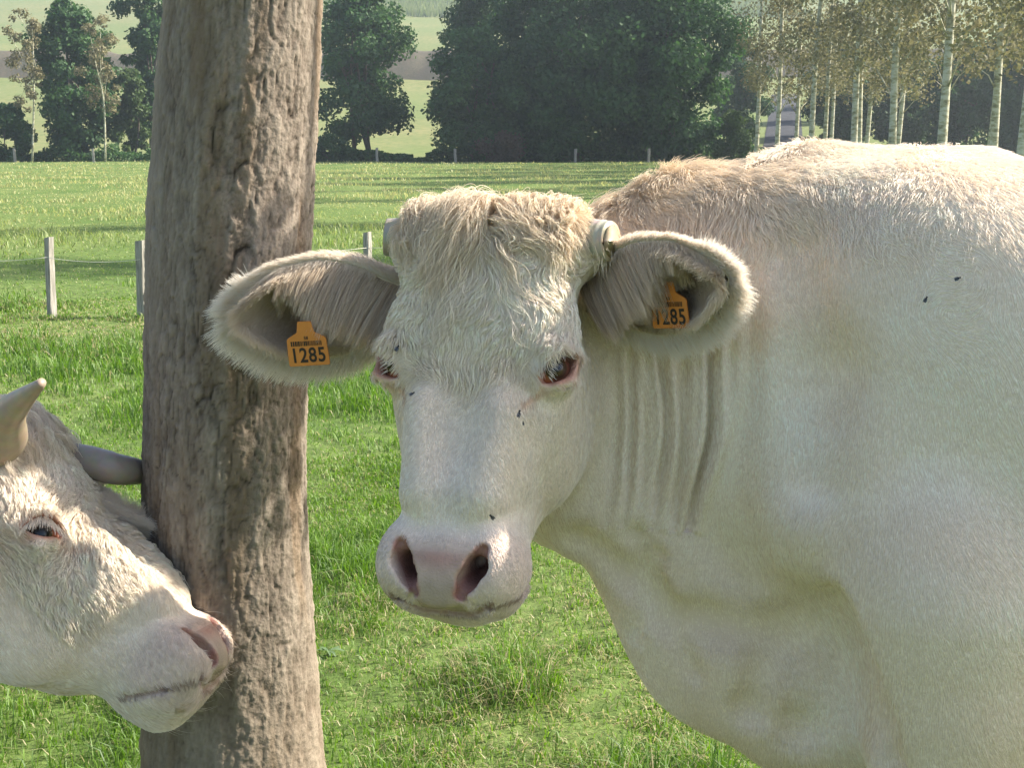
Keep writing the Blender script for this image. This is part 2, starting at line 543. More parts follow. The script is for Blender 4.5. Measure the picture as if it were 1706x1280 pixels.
EYE_C = vec(.1060, .032, .234)
def eye_axes(s):
    w = unit(vec(s * .74, -.66, -.08))
    u = unit(vec(-s * .50, -.55, .62)); u = unit(u - w * (u @ w))
    v = np.cross(w, u)
    if v[2] > 0: v = -v          # v points up the face
    return w, u, v

def add_head(F, O, R, closed=0.0, slim=1.0):
    O = np.asarray(O, float)
    W = lambda p: O + R @ np.asarray(p, float)
    def local(x, y, z):
        px, py, pz = x - O[0], y - O[1], z - O[2]
        return (R[0, 0] * px + R[1, 0] * py + R[2, 0] * pz, R[0, 1] * px + R[1, 1] * py + R[2, 1] * pz, R[0, 2] * px + R[1, 2] * py + R[2, 2] * pz)
    def box(lo, hi):
        c = np.array([W((a, b, d)) for a in (lo[0], hi[0]) for b in (lo[1], hi[1]) for d in (lo[2], hi[2])])
        return c.min(0), c.max(0)
    def skull(x, y, z):
        lx, ly, lt = local(x, y, z)
        a = np.interp(lt, *HEAD_T['a']); f = np.interp(lt, *HEAD_T['yf']); b = np.interp(lt, *HEAD_T['yb']) * (1 - (1 - slim) * sstep(.36, .44, lt))
        n = np.interp(lt, *HEAD_T['n']); e = np.interp(lt, *HEAD_T['e'])
        h = (b - f) / 2; c = (b + f) / 2
        v = np.clip((ly - c) / h, -1, 1)
        d2 = section(lx, ly - c, a * (1 - e * (v + 1) / 2), h, n)
        return smax(d2, np.maximum(.022 - lt, lt - .559), .036).astype(np.float32)
    F.add(skull, *box((-.14, -.03, -.04), (.14, .26, .58)), .03)
    ell = lambda c, r, k=.03, Rl=None: add_ell(F, W(c), r, k, R if Rl is None else R @ Rl)
    con = lambda a, b, ra, rb, k=.03: add_cone(F, W(a), W(b), ra, rb, k)
    # poll bump, forehead
    ell((0, .070, .065), (.100, .06, .040), .04)
    for s in (-1, 1):
        ell((s * .088, .042, .190), (.038, .032, .040), .03)        # brow over the orbit
        ell((s * .112, .075, .055), (.034, .05, .034), .04)         # horn base
        ell((s * .082, .155, .285), (.038, .080, .105), .05)        # cheek muscle
        con((s * .088, .060, .275), (s * .066, .045, .370), .022, .012, .04)   # facial crest
        con((s * .045, .008, .300), (s * .040, -.002, .400), .026, .026, .04)  # edge of the nasal bone
        ell((s * .055, .040, .496), (.036, .055, .046), .04)        # upper lip flews
        ell((s * .064, .004, .486), (.022, .024, .034), .03)        # wing of the nostril
        # lids
        E = W((s * EYE_C[0], EYE_C[1], EYE_C[2]))
        add_ell(F, E, (.030, .030, .030), .022)
        w, u, v = [R @ q for q in eye_axes(s)]
        a0 = E + w * .020 - u * .026 + v * .003; a1 = E + w * .025 + v * .0250; a2 = E + w * .017 + u * .030 - v * .010
        add_cone(F, a0, a1, .0065, .0085, .010); add_cone(F, a1, a2, .0085, .0055, .010)      # upper lid fold
        b1 = E + w * .0235 - v * .0205
        add_cone(F, a0, b1, .0055, .0058, .008); add_cone(F, b1, a2, .0058, .0050, .008)      # lower lid
    ell((0, .085 * slim, .535), (.048, .045 * slim, .030 * slim), .014)                  # chin
    ell((0, .125 * slim - .008 * (slim < 1), .475), (.050, .050 * slim, .070), .04)
    con((0, .155, .375), (0, .19, .26), .058, .068, .04)             # under the jaw
    ell((0, -.012, .502), (.044, .016, .042), .02)                  # nose pad
    def surf_y(x_, t_):
        ys_ = np.linspace(-.06, .06, 241)
        d_ = F.at(O + np.stack([np.full(241, x_), ys_, np.full(241, t_)], 1) @ R.T)
        return float(ys_[np.argmax(d_ < 0)]) if (d_ < 0).any() and np.argmax(d_ < 0) > 0 else .035
    # brow hollow between the eyes
    F.cut(ellipsoid(W((0, -.045, .27)), (.045, .040, .10), R), *box((-.05, -.09, .16), (.05, .0, .38)), .03)
    for s in (-1, 1):
        E = W((s * EYE_C[0], EYE_C[1], EYE_C[2]))
        w, u, v = [R @ q for q in eye_axes(s)]
        def almond(x, y, z, E=E, w=w, u=u, v=v):
            px, py, pz = x - E[0], y - E[1], z - E[2]
            pw = px * w[0] + py * w[1] + pz * w[2]; pu = px * u[0] + py * u[1] + pz * u[2]; pv = px * v[0] + py * v[1] + pz * v[2]
            hh = np.where(pv > 0, .0205 * (1 - 1.1 * closed), .0135) * np.maximum(1 - ((pu - .003) / .0290)**2, -1.5)
            return np.maximum(np.maximum(np.abs(pv) - hh, .004 - pw), np.sqrt(px * px + py * py + pz * pz) - .05).astype(np.float32)
        F.cut(almond, E - .055, E + .055, .005)
        # tear groove
        g0, g1 = E + w * .020 + u * .030 - v * .010, E + w * .006 + u * .062 - v * .018
        F.cut(cone(g0, g1, .006, .004), np.minimum(g0, g1) - .01, np.maximum(g0, g1) + .01, .012)
        # nostril: comma, wide and deep above, narrowing inwards and below
        P = [(s * .0540, .470), (s * .0495, .487), (s * .0385, .508), (s * .0295, .525)]
        P = [W((x_, surf_y(x_, t_) + o_, t_)) for (x_, t_), o_ in zip(P, (.005, .006, .007, .006))]
        rr = [.0066, .0096, .0090, .0055]
        for i in range(3):
            c = cone(P[i], P[i + 1], rr[i], rr[i + 1])
            F.cut(c, np.minimum(P[i], P[i + 1]) - .02, np.maximum(P[i], P[i + 1]) + .02, .006)
        q0, q1 = P[1] + R @ vec(0, .004, .004), P[1] + R @ vec(-s * .010, .05, -.005)
        F.cut(cone(q0, q1, .0125, .008), np.minimum(q0, q1) - .02, np.maximum(q0, q1) + .02, .012)
        q0, q1 = P[2] + R @ vec(0, .004, -.002), P[2] + R @ vec(s * .006, .035, -.012)
        F.cut(cone(q0, q1, .0110, .006), np.minimum(q0, q1) - .02, np.maximum(q0, q1) + .02, .012)
        # curl of the nostril below
        q0, q1 = P[3], W((s * .043, surf_y(s * .043, .538), .538))
        F.cut(cone(q0, q1, .0035, .002), np.minimum(q0, q1) - .01, np.maximum(q0, q1) + .01, .006)
        # mouth slit
        M = [(0, .5480), (s * .020, .5495), (s * .040, .5470), (s * .055, .5400)]
        M = [(a_, surf_y(a_, b_) + .002, b_) for a_, b_ in M]
        for y_, t_ in ((.045, .512), (.070, .499), (.095, .487)):
            xs_ = np.linspace(.13, .03, 201)
            d_ = F.at(O + np.stack([s * xs_, np.full(201, y_), np.full(201, t_)], 1) @ R.T)
            if (d_ < 0).any() and np.argmax(d_ < 0) > 0: M.append((s * (float(xs_[np.argmax(d_ < 0)]) - .002), y_, t_))
        for i in range(len(M) - 1):
            q0, q1 = W(M[i]), W(M[i + 1])
            F.cut(cone(q0, q1, .0046, .0046), np.minimum(q0, q1) - .01, np.maximum(q0, q1) + .01, .006)
    return W, local

# ---------------------------------------------------------------- the near cow
HR = head_frame(math.radians(22), math.radians(-18.5), math.radians(-1.6))
HO = at(790, 614, 1.60) - HR @ vec(0, .03, .235)

def px_loft(st, frame_x=True):
    """loft along world X: stations (photo u, top v, bottom v, distance, half width, exponent)"""
    X, T, B, Y, H, N = [], [], [], [], [], []
    for (u, vt, vb, d, hw, n) in st:
        t = at(u, vt, d); b = at(u, vb, d)
        X.append(t[0]); T.append(t[2]); B.append(b[2]); Y.append((t[1] + b[1]) / 2); H.append(hw); N.append(n)
    return X, T, B, Y, H, N

def loft_x(X, T, B, Y, H, N, E=None, yslope=None):
    tt = {k: spline_table(X, v) for k, v in (('t', T), ('b', B), ('y', Y), ('h', H), ('n', N))}
    te = spline_table(X, E) if E is not None else None
    x0, x1 = X[0], X[-1]
    def fn(x, y, z):
        t = np.interp(x, *tt['t']); b = np.interp(x, *tt['b']); yc = np.interp(x, *tt['y']); h = np.interp(x, *tt['h']); n = np.interp(x, *tt['n'])
        hz = (t - b) / 2; zc = (t + b) / 2
        if te is not None:
            e = np.interp(x, *te); v = np.clip((z - zc) / hz, -1, 1)
            h = h * (1 + e * v)             # e < 0: wider below
        d2 = section(y - yc, z - zc, h, hz, n)
        return smax(d2, np.maximum(x0 - x, x - x1), .05).astype(np.float32)
    lo = vec(x0, min(np.array(Y) - np.array(H) * 1.4), min(B)); hi = vec(x1, max(np.array(Y) + np.array(H) * 1.4), max(T))
    return fn, lo, hi

def build_main_field():
    F = Field()
    # trunk of the body and neck
    st = [(830, 480, 830, 1.81, .085, 2.2), (900, 400, 915, 1.83, .105, 2.2), (985, 366, 935, 1.84, .118, 2.1), (1060, 340, 985, 1.83, .126, 2.0),
          (1180, 298, 1080, 1.80, .142, 1.95), (1320, 276, 1170, 1.77, .175, 2.0), (1480, 264, 1235, 1.74, .225, 2.15), (1640, 264, 1235, 1.72, .260, 2.3)]
    X, T, B, Y, H, N = px_loft(st)
    gx = [.86, 1.15, 1.45, 1.70, 1.90, 2.02]
    X += gx; T += [1.395, 1.385, 1.395, 1.41, 1.38, 1.28]; B += [.62, .58, .58, .66, .78, .92]
    y0 = Y[-1]
    Y += [y0, y0 - .02, y0 - .04, y0 - .06, y0 - .07, y0 - .07]; H += [.30, .33, .33, .28, .21, .12]; N += [2.3, 2.3, 2.3, 2.3, 2.2, 2.1]
    E = [0, 0, -.05, -.05, .05, .30, .36, .12, .0, -.12, -.15, 0, .05, 0]
    F.add(*loft_x(X, T, B, Y, H, N, E), .04)
    # dewlap: a thin fold below the neck muscles
    sd = [(925, 800, 925, 1.79, .030, 2.0), (965, 780, 938, 1.79, .036, 2.0), (1010, 780, 1018, 1.79, .036, 1.9), (1050, 800, 1108, 1.785, .036, 1.9),
          (1100, 850, 1185, 1.78, .040, 1.9), (1160, 900, 1228, 1.77, .048, 1.9), (1215, 950, 1252, 1.76, .060, 1.9), (1300, 950, 1300, 1.76, .08, 2.0), (1400, 950, 1310, 1.75, .10, 2.1), (1500, 950, 1270, 1.74, .12, 2.1)]
    F.add(*loft_x(*px_loft(sd)), .06)
    # crest
    add_cone(F, at(1000, 388, 1.82), at(1130, 342, 1.81), .030, .035, .05)
    add_cone(F, at(1130, 342, 1.81), at(1350, 308, 1.77), .035, .038, .06)
    add_cone(F, at(1350, 308, 1.77), at(1620, 302, 1.73), .036, .034, .08)
    # shoulder blade and upper arm on the near side
    add_ell(F, at(1540, 640, 1.62), (.15, .09, .20), .12)
    add_ell(F, at(1470, 860, 1.62), (.14, .10, .13), .10)
    add_ell(F, at(1580, 960, 1.60), (.12, .10, .15), .08)
    add_ell(F, at(1800, 760, 1.66), (.24, .20, .30), .12)
    W, local = add_head(F, HO, HR)
    # legs
    def leg(xa, ya, xk, yk, zk=.43):
        add_ell(F, (xa - .005, ya, .84), (.112, .080, .18), .07)
        add_cone(F, (xa, ya, .88), (xa + .01, ya, .70), .110, .088, .07)
        add_cone(F, (xa + .01, ya, .74), (xk, yk, zk), .088, .056, .05)
        add_ell(F, (xk, yk - .005, zk - .01), (.060, .058, .072), .03)
        add_cone(F, (xk, yk, zk - .05), (xk, yk, .14), .042, .037, .03)
        add_ell(F, (xk, yk, .125), (.050, .050, .055), .03)
        add_cone(F, (xk, yk, .11), (xk - .03, yk, .035), .044, .052, .02)
    yn = at(1572, 1100, 1.565)
    leg(yn[0], yn[1], yn[0] + .015, yn[1] + .02)
    leg(yn[0] + .06, yn[1] + .29, yn[0] + .10, yn[1] + .27)
    # hind legs
    for yy in (Y[-4] - .15, Y[-4] + .14):
        add_ell(F, (1.76, yy, .99), (.20, .12, .30), .08)
        add_cone(F, (1.74, yy, .82), (1.90, yy, .55), .11, .060, .06)
        add_cone(F, (1.91, yy, .56), (1.86, yy, .14), .050, .041, .03)
        add_cone(F, (1.86, yy, .12), (1.82, yy, .035), .046, .053, .02)
    add_ell(F, (1.48, Y[-4], .60), (.15, .12, .10), .06)                 # udder
    def skin(u, v, off=0.0):
        ds = np.linspace(1.3, 2.3, 501); vals = F.at(np.array([at(u, v, q) for q in ds]))
        return at(u, v, ds[int(np.argmax(vals < 0))] + off)
    lines = [([(1388, 1020), (1420, 1120), (1448, 1200), (1472, 1280)], .030, .022, -.004), ([(1175, 1040), (1290, 1066), (1392, 1045)], .018, .045, -.006),
             ([(1262, 1120), (1246, 1190), (1224, 1252)], .016, .030, -.004), ([(1240, 1262), (1330, 1222), (1440, 1215)], .014, .04, -.005),
             ([(965, 905), (1050, 965), (1110, 1030), (1180, 1045)], .015, .035, -.006), ([(1060, 900), (1085, 990), (1150, 1120)], .010, .03, -.004), ([(1095, 930), (1070, 1000), (1055, 1060)], .008, .02, -.004),
             ([(1330, 420), (1365, 620), (1350, 800)], .006, .09, -.002)]
    pts_ = [([skin(u, v, o) for (u, v) in pl], r, k) for pl, r, k, o in lines]
    for pl, r, k in pts_:
        for q0, q1 in zip(pl[:-1], pl[1:]):
            F.cut(cone(q0, q1, r, r), np.minimum(q0, q1) - r - k, np.maximum(q0, q1) + r + k, k)
    hc = at(1335, 1140, 1.600)
    F.cut(ellipsoid(hc, (.085, .075, .11)), hc - .12, hc + .12, .06)
    # skin folds on the near side of the neck where the head turns
    gl = [((1032, 660), (1028, 780), (1008, 905), .0018, .010), ((1056, 590), (1060, 720), (1038, 900), .0034, .006), ((1074, 650), (1079, 760), (1064, 860), .0016, .005),
          ((1096, 585), (1113, 700), (1096, 890), .0046, .006), ((1121, 610), (1123, 690), (1113, 780), .0016, .005), ((1130, 570), (1144, 740), (1122, 935), .0040, .007),
          ((1182, 545), (1179, 700), (1148, 935), .0075, .007), ((1205, 560), (1200, 640), (1189, 720), .0030, .010), ((1161, 600), (1159, 680), (1150, 760), .0016, .005), ((1244, 470), (1235, 620), (1214, 770), .0022, .012)]
    gs = []
    for p0, p1, p2, amp, wd in gl:
        q = [at(p[0], p[1], 1.68) for p in (p0, p1, p2)]
        zz = np.array([q[2][2], q[1][2], q[0][2]]); xx = np.array([q[2][0], q[1][0], q[0][0]])
        cf = np.polyfit(zz, xx, 2)
        gs.append((cf, zz[0], zz[2], amp * 2.9, wd * .95))
    ymid = spline_table(X, Y)
    def folds(x, y, z):
        r = 0.0
        for cf, z0, z1, amp, wd in gs:
            xc = cf[0] * z * z + cf[1] * z + cf[2] + .0030 * np.sin(z * (11 + 9 * amp * 60) + cf[2] * 211) + .0008 * np.sin(z * 47 + cf[2] * 571)
            wdw = sstep(z0 - .06, z0 + .15, z) * (1 - sstep(z1 - .06, z1 + .06, z))
            g = (x - xc) / wd
            r = r + amp * wdw * (np.exp(-g * g) - .45 * np.exp(-((np.abs(g) - 1.9) / 1.1)**2))
        return (r * (1 - sstep(1.78, 1.83, y))).astype(np.float32)
    F.disp(folds, at(1000, 940, 1.5) - .02, at(1240, 440, 1.92) + vec(.02, .05, .02))
    return F, W, local

def axis(segs):
    out = []
    for a, b, h in segs:
        n = max(1, int(round((b - a) / h)))
        out.append(np.linspace(a, b, n, endpoint=False))
    out.append(np.array([segs[-1][1]]))
    return np.concatenate(out)
# ---------------------------------------------------------------- materials of the animals
def tint_mat(name, rough=0.75, spec=0.2, sss=0.0, bump_scale=0.0, bump=0.0, transl=0.0):
    m, N, L, out = nodes_of(name)
    at_ = N("Attribute"); at_.attribute_name = "tint"
    p = N("BsdfPrincipled"); p.inputs["Roughness"].default_value = rough; p.inputs["Specular IOR Level"].default_value = spec
    L(at_.outputs["Color"], p.inputs["Base Color"])
    rm = N("MapRange"); rm.inputs["To Min"].default_value = .22; rm.inputs["To Max"].default_value = rough
    L(at_.outputs["Alpha"], rm.inputs[0]); L(rm.outputs[0], p.inputs["Roughness"])
    if bump:
        tc = N("TexCoord"); nz = N("TexNoise"); nz.inputs["Scale"].default_value = bump_scale; nz.inputs["Detail"].default_value = 6
        L(tc.outputs["Object"], nz.inputs["Vector"])
        b = N("Bump"); b.inputs["Strength"].default_value = bump; b.inputs["Distance"].default_value = 0.004
        L(nz.outputs[0], b.inputs["Height"]); L(b.outputs[0], p.inputs["Normal"])
    if transl:
        t = N("BsdfTranslucent"); L(at_.outputs["Color"], t.inputs["Color"])
        mx = N("MixShader"); mx.inputs[0].default_value = transl
        L(p.outputs[0], mx.inputs[1]); L(t.outputs[0], mx.inputs[2]); L(mx.outputs[0], out.inputs["Surface"])
    else:
        L(p.outputs[0], out.inputs["Surface"])
    return m

def hair_mat(name, transl=.14):
    m, N, L, out = nodes_of(name)
    at_ = N("Attribute"); at_.attribute_name = "tint"
    d = N("BsdfDiffuse"); t = N("BsdfTranslucent"); g = N("BsdfGlossy"); g.inputs["Roughness"].default_value = .38
    g.inputs["Color"].default_value = (.9, .9, .9, 1)
    L(at_.outputs["Color"], d.inputs["Color"]); L(at_.outputs["Color"], t.inputs["Color"])
    m1 = N("MixShader"); m1.inputs[0].default_value = transl
    L(d.outputs[0], m1.inputs[1]); L(t.outputs[0], m1.inputs[2])
    m2 = N("MixShader"); m2.inputs[0].default_value = .05
    L(m1.outputs[0], m2.inputs[1]); L(g.outputs[0], m2.inputs[2])
    L(m2.outputs[0], out.inputs["Surface"])
    return m

M_SKIN = tint_mat("cow_hide", .72, .3, bump_scale=330, bump=.55)
M_HAIR = hair_mat("cow_hair"); M_THIN = hair_mat("thin_hair", .45)
M_EAR = tint_mat("ear_hide", .8, .1, transl=.25)
WHITE = vec(.835, .74, .635); CREAM = vec(.785, .655, .51); TAN = vec(.72, .585, .41); DUN = vec(.44, .32, .21)

# ---------------------------------------------------------------- fur
def tri_sample(V, Fq, weight, n, rng):
    """n random points on quads, probability ~ area * weight(face); returns points, normals, face index"""
    a, b, c, d = (V[Fq[:, i]] for i in range(4))
    nr = np.cross(c - a, d - b); area = np.linalg.norm(nr, axis=1) / 2
    nr = unit(nr)
    w = area * weight
    cs = np.cumsum(w); fi = np.searchsorted(cs, rng.random(n) * cs[-1]).clip(0, len(Fq) - 1)
    u, v = rng.random(n)[:, None], rng.random(n)[:, None]
    P = (a[fi] * (1 - u) + b[fi] * u) * (1 - v) + (d[fi] * (1 - u) + c[fi] * u) * v
    return P, nr[fi], fi

def grow(P, Nn, D, length, k, lift, droop=0.0, curl=None, rng=None, wob=0.0):
    """hairs from roots P: start along D tilted by lift off the surface, bend back to the surface, droop by gravity"""
    n = len(P)
    s = np.linspace(0, 1, k)
    D = unit(D - Nn * (D * Nn).sum(1, keepdims=True))
    out = np.zeros((n, k, 3))
    pos = P.copy(); out[:, 0] = pos
    st = (length / (k - 1))[:, None]
    ph = rng.random(n) * 6.283 if rng is not None else np.zeros(n)
    S = np.cross(Nn, D)
    grav = vec(0, 0, -1) - Nn * np.minimum(-Nn[:, 2:3], 0)          # never pulls a hair into the skin
    for i in range(1, k):
        f = i / (k - 1)
        d = D + Nn * (np.asarray(lift).reshape(-1, 1) * (1 - .85 * f)) + grav * np.asarray(droop).reshape(-1, 1) * f
        if curl is not None:
            amp, fr = curl
            d = d + S * (np.asarray(amp) * np.cos(ph + f * fr))[:, None] + Nn * (.5 * np.asarray(amp) * np.sin(ph + f * fr))[:, None]
        d = unit(d)
        pos = pos + d * st
        out[:, i] = pos
    return out

def clump(H, ci, cen, amount, rng):
    """pull hairs H (n,k,3) to their clump's guide hair H[cen[ci]]"""
    k = H.shape[1]
    g = H[cen[ci]]
    f = (np.linspace(0, 1, k) ** 1.3)[None, :, None] * np.asarray(amount).reshape(-1, 1, 1)
    return H * (1 - f) + (g + (H[:, :1] - g[:, :1]) * .25) * f

def nearest(P, C):
    from mathutils.kdtree import KDTree
    t = KDTree(len(C))
    for i, c in enumerate(C): t.insert(c, i)
    t.balance()
    return np.fromiter((t.find(p)[1] for p in P), dtype=np.int64, count=len(P))

def guided(F, P, Nn, flow, length, k, height, per, rng, spread=.35, cl=(.3, .8), grav=.0):
    """long hair: guides creep over the skin along flow(points), the other hairs follow the nearest guide"""
    n = len(P); C = np.arange(0, n, per); g = P[C].copy(); m = len(C)
    lg = length[C]; st = (lg / (k - 1))[:, None]
    hg = height * rng.uniform(.35, 1.3, m)
    G = np.zeros((m, k, 3)); G[:, 0] = g
    nn = Nn[C].copy(); ph = rng.random(m) * 6.283
    for i in range(1, k):
        f = i / (k - 1)
        d = flow(g, ph, f)
        d = unit(d - nn * (d * nn).sum(1, keepdims=True))
        d = unit(d + nn * (.9 * (1 - f) ** 3) + vec(0, 0, -grav * f))
        g = g + d * st
        gr = F.grad(g); nn = unit(gr)
        dist = F.at(g)
        want = .0012 + hg * math.sin(math.pi * min(1, f * 1.15) ** .6) * .9
        push = np.clip(want - dist, -.35 * st[:, 0], .03)
        g = g + nn * np.where(dist < .06, push, 0)[:, None]
        G[:, i] = g
    ci = nearest(P, P[C])
    t = np.linspace(0, 1, k)
    sc = (length / lg[ci]).clip(.6, 1.3)[:, None, None]
    H = P[:, None] + (G[ci] - G[ci][:, :1]) * sc
    am = (t ** 1.2)[None, :, None] * rng.uniform(cl[0], cl[1], n)[:, None, None]
    H = H * (1 - am) + (G[ci] + (H[:, :1] - G[ci][:, :1]) * .3) * am
    w = np.stack([noise3(P[:, 0:1] * 300 + t * 2, P[:, 1:2] * 300, P[:, 2:3] * 300 + q * 9, 70 + q) for q in range(3)], -1)
    H = H + w * (t[None, :, None] * length[:, None, None] * spread * .22)
    return H, ci

# ---------------------------------------------------------------- ears, eyes, horns, tags
def ear_surface(root, tip, Nrm, prof, phi, ns=36, nf=29, bend=0.0):
    A = tip - root; L_ = np.linalg.norm(A); A = A / L_
    Nrm = unit(Nrm - A * (Nrm @ A)); B = np.cross(Nrm, A)
    if B[2] < 0: B = -B                                  # B towards the upper margin
    s = np.linspace(0, 1, ns)
    w = np.interp(s, *spline_table(*prof)); ph = np.interp(s, *spline_table(*phi))
    f = np.linspace(-1, 1, nf)
    S_, Fi = np.meshgrid(s, f, indexing='ij')
    an = Fi * ph[:, None]
    rho = np.where(ph > math.pi / 2, w, w / np.sin(np.minimum(ph, math.pi / 2)))[:, None]
    Pm = root + (A * L_)[None, None] * S_[..., None] + B * (rho * np.sin(an))[..., None] + Nrm * (rho * (np.cos(ph)[:, None] - np.cos(an)))[..., None]
    Pm = Pm + B[None, None] * (bend * np.sin(S_ * math.pi))[..., None]
    return Pm, A, B, Nrm

def grid_normals(Pm):
    du = np.gradient(Pm, axis=0); dv = np.gradient(Pm, axis=1)
    return unit(np.cross(du, dv))

def make_ear(parent, root, tip, Nrm, scale, rng, tagged, n_scale=1.0):
    prof = ([0, .12, .3, .5, .7, .86, .95, 1], np.array([.032, .040, .060, .072, .066, .043, .022, .003]) * scale)
    phi = ([0, .2, .45, .7, 1], [2.5, 2.0, 1.5, 1.2, .9])
    Pm, A, B, N0 = ear_surface(root, tip, Nrm, prof, phi)
    ns, nf = Pm.shape[:2]
    Gn = grid_normals(Pm)
    if (Gn[ns // 2, nf // 2] @ N0) < 0: Gn = -Gn         # towards the opening
    th = np.linspace(1, .35, ns)[:, None, None] * .0045
    inner = Pm + Gn * th
    Vv = np.concatenate([Pm.reshape(-1, 3), inner.reshape(-1, 3)])
    idx = np.arange(ns * nf).reshape(ns, nf)
    q = np.stack([idx[:-1, :-1], idx[1:, :-1], idx[1:, 1:], idx[:-1, 1:]], -1).reshape(-1, 4)
    q2 = q[:, ::-1] + ns * nf
    rim = np.concatenate([idx[:, 0], idx[-1, 1:], idx[::-1, -1][1:], idx[0, ::-1][1:]])
    rq = np.stack([rim[:-1], rim[1:], rim[1:] + ns * nf, rim[:-1] + ns * nf], -1)
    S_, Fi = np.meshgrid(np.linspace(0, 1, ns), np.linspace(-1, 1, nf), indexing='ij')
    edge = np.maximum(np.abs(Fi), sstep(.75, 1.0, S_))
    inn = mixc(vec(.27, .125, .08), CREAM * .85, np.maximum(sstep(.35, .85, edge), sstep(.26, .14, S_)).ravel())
    cols = np.concatenate([np.tile(WHITE * .95, (ns * nf, 1)), inn])
    ear = put("ear", np_mesh("ear", Vv, [q, q2, rq], M_EAR, cols=cols), parent)
    # hair
    L_ = np.linalg.norm(tip - root)
    def samp(n, s0, s1, f0, f1, both=False):
        s = s0 + (s1 - s0) * rng.random(n); f = f0 + (f1 - f0) * rng.random(n)
        if both: f = f * rng.choice([-1, 1], n)
        i = s * (ns - 1); j = (f + 1) / 2 * (nf - 1)
        i0 = np.clip(i.astype(int), 0, ns - 2); j0 = np.clip(j.astype(int), 0, nf - 2)
        a = (i - i0)[:, None]; b = (j - j0)[:, None]
        bil = lambda G: (G[i0, j0] * (1 - a) + G[i0 + 1, j0] * a) * (1 - b) + (G[i0, j0 + 1] * (1 - a) + G[i0 + 1, j0 + 1] * a) * b
        return bil(Pm), unit(bil(Gn)), s, f
    groups = []
    # fringe of the margin and of the back of the ear
    P, G, s, f = samp(int(15000 * n_scale), .06, .995, .74, 1.0, True)
    D = B * np.sign(f)[:, None] * (1.1 - .7 * s ** 3)[:, None] + A * (.35 + 1.0 * s ** 3)[:, None] + N0 * .20 + rng.normal(0, .22, P.shape)
    ln = rng.uniform(.012, .038, len(P)) * scale * np.where(f > 0, .40 + .5 * sstep(.6, 1, s), 1.0)
    Hh = P[:, None] + unit(D)[:, None] * (np.linspace(0, 1, 5)[None, :, None] * ln[:, None, None])
    Hh = Hh + vec(0, 0, -1) * (np.linspace(0, 1, 5)[None, :, None] ** 2 * ln[:, None, None] * .3) + A * (np.linspace(0, 1, 5)[None, :, None] ** 2 * ln[:, None, None] * .3)
    groups.append((Hh, mixc(vec(.86, .82, .75), WHITE, rng.random(len(P)))))
    P, G, s, f = samp(int(3500 * n_scale), .86, .995, -1, 1)
    D = A * 1.0 + B * (f * 1.0 * (1 - .6 * sstep(.9, 1, s)))[:, None] + N0 * .2 + rng.normal(0, .25, P.shape)
    ln = rng.uniform(.015, .036, len(P)) * scale
    groups.append((P[:, None] + unit(D)[:, None] * (np.linspace(0, 1, 5)[None, :, None] * ln[:, None, None]), mixc(vec(.86, .82, .75), WHITE, rng.random(len(P)))))
    P, G, s, f = samp(int(7000 * n_scale), .20, .99, .80, 1.0, True)
    D = -B * np.sign(f)[:, None] * .55 + N0 * .75 + A * (.55 - 1.1 * sstep(.8, 1, s))[:, None] + rng.normal(0, .25, P.shape)
    ln = rng.uniform(.008, .022, len(P)) * scale
    groups.append((P[:, None] + unit(D)[:, None] * (np.linspace(0, 1, 4)[None, :, None] * ln[:, None, None]), mixc(WHITE, CREAM, rng.random(len(P)) * .5)))
    # back (outer) surface, short
    P, G, s, f = samp(int(18000 * n_scale), .0, .99, -1, 1)
    D = A * .8 + B * (f * .9)[:, None] + rng.normal(0, .25, P.shape)
    ln = rng.uniform(.012, .028, len(P)) * scale
    groups.append((grow(P, -G, D, ln, 5, rng.uniform(.3, .7, len(P)) + .6 * sstep(.5, .9, np.abs(f)), .2, rng=rng), mixc(WHITE, CREAM, rng.random(len(P)) * .5)))
    # lining: short hair of the inner surface, growing towards the margin
    P, G, s, f = samp(int(30000 * n_scale), .05, .98, -.98, .98)
    keep = rng.random(len(P)) < .10 + .90 * sstep(.15, .60, np.maximum(np.abs(f - .1), (s - .1) * .95))
    P, G, s, f = P[keep] + G[keep] * .004, G[keep], s[keep], f[keep]
    D = A * .6 + B * (f * 1.0)[:, None] + rng.normal(0, .2, P.shape)
    ln = rng.uniform(.016, .042, len(P)) * scale
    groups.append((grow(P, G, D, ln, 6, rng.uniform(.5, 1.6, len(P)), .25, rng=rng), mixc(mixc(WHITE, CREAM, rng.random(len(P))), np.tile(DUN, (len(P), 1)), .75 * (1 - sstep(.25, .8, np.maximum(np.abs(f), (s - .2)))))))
    # long hair hanging from the upper margin over the opening
    P, G, s, f = samp(int(13000 * n_scale), .0, .70, .30, 1.0)
    P = P + G * .004
    C = np.arange(0, len(P), 20)
    D = (-B * (.75 + .35 * rng.random(len(P)))[:, None] + A * (.65 - .5 * s)[:, None] + N0 * .55)
    ln = (rng.uniform(.060, .115, len(P)) * (1 - .55 * sstep(.30, .66, s))) * scale
    k = 9; t = np.linspace(0, 1, k)[None, :, None]
    Hh = P[:, None] + unit(N0 * .8 + A * .5 - B * .15 + rng.normal(0, .12, P.shape))[:, None] * (t * (1 - .55 * t) * ln[:, None, None] * .75) + unit(D)[:, None] * (t ** 1.4 * ln[:, None, None] * .85)
    Hh = Hh + (fbm(P[:, 0] * 60, P[:, 1] * 60, P[:, 2] * 60, 5, 2)[:, None, None] * A * .010) * t
    ci = nearest(P, P[C])
    Hh = clump(Hh, ci, C, rng.uniform(.35, .8, len(P)), rng)
    cc = mixc(CREAM, mixc(np.tile(DUN, (len(P), 1)), np.tile(CREAM, (len(P), 1)), rng.random(len(P))), rng.random(len(P)))
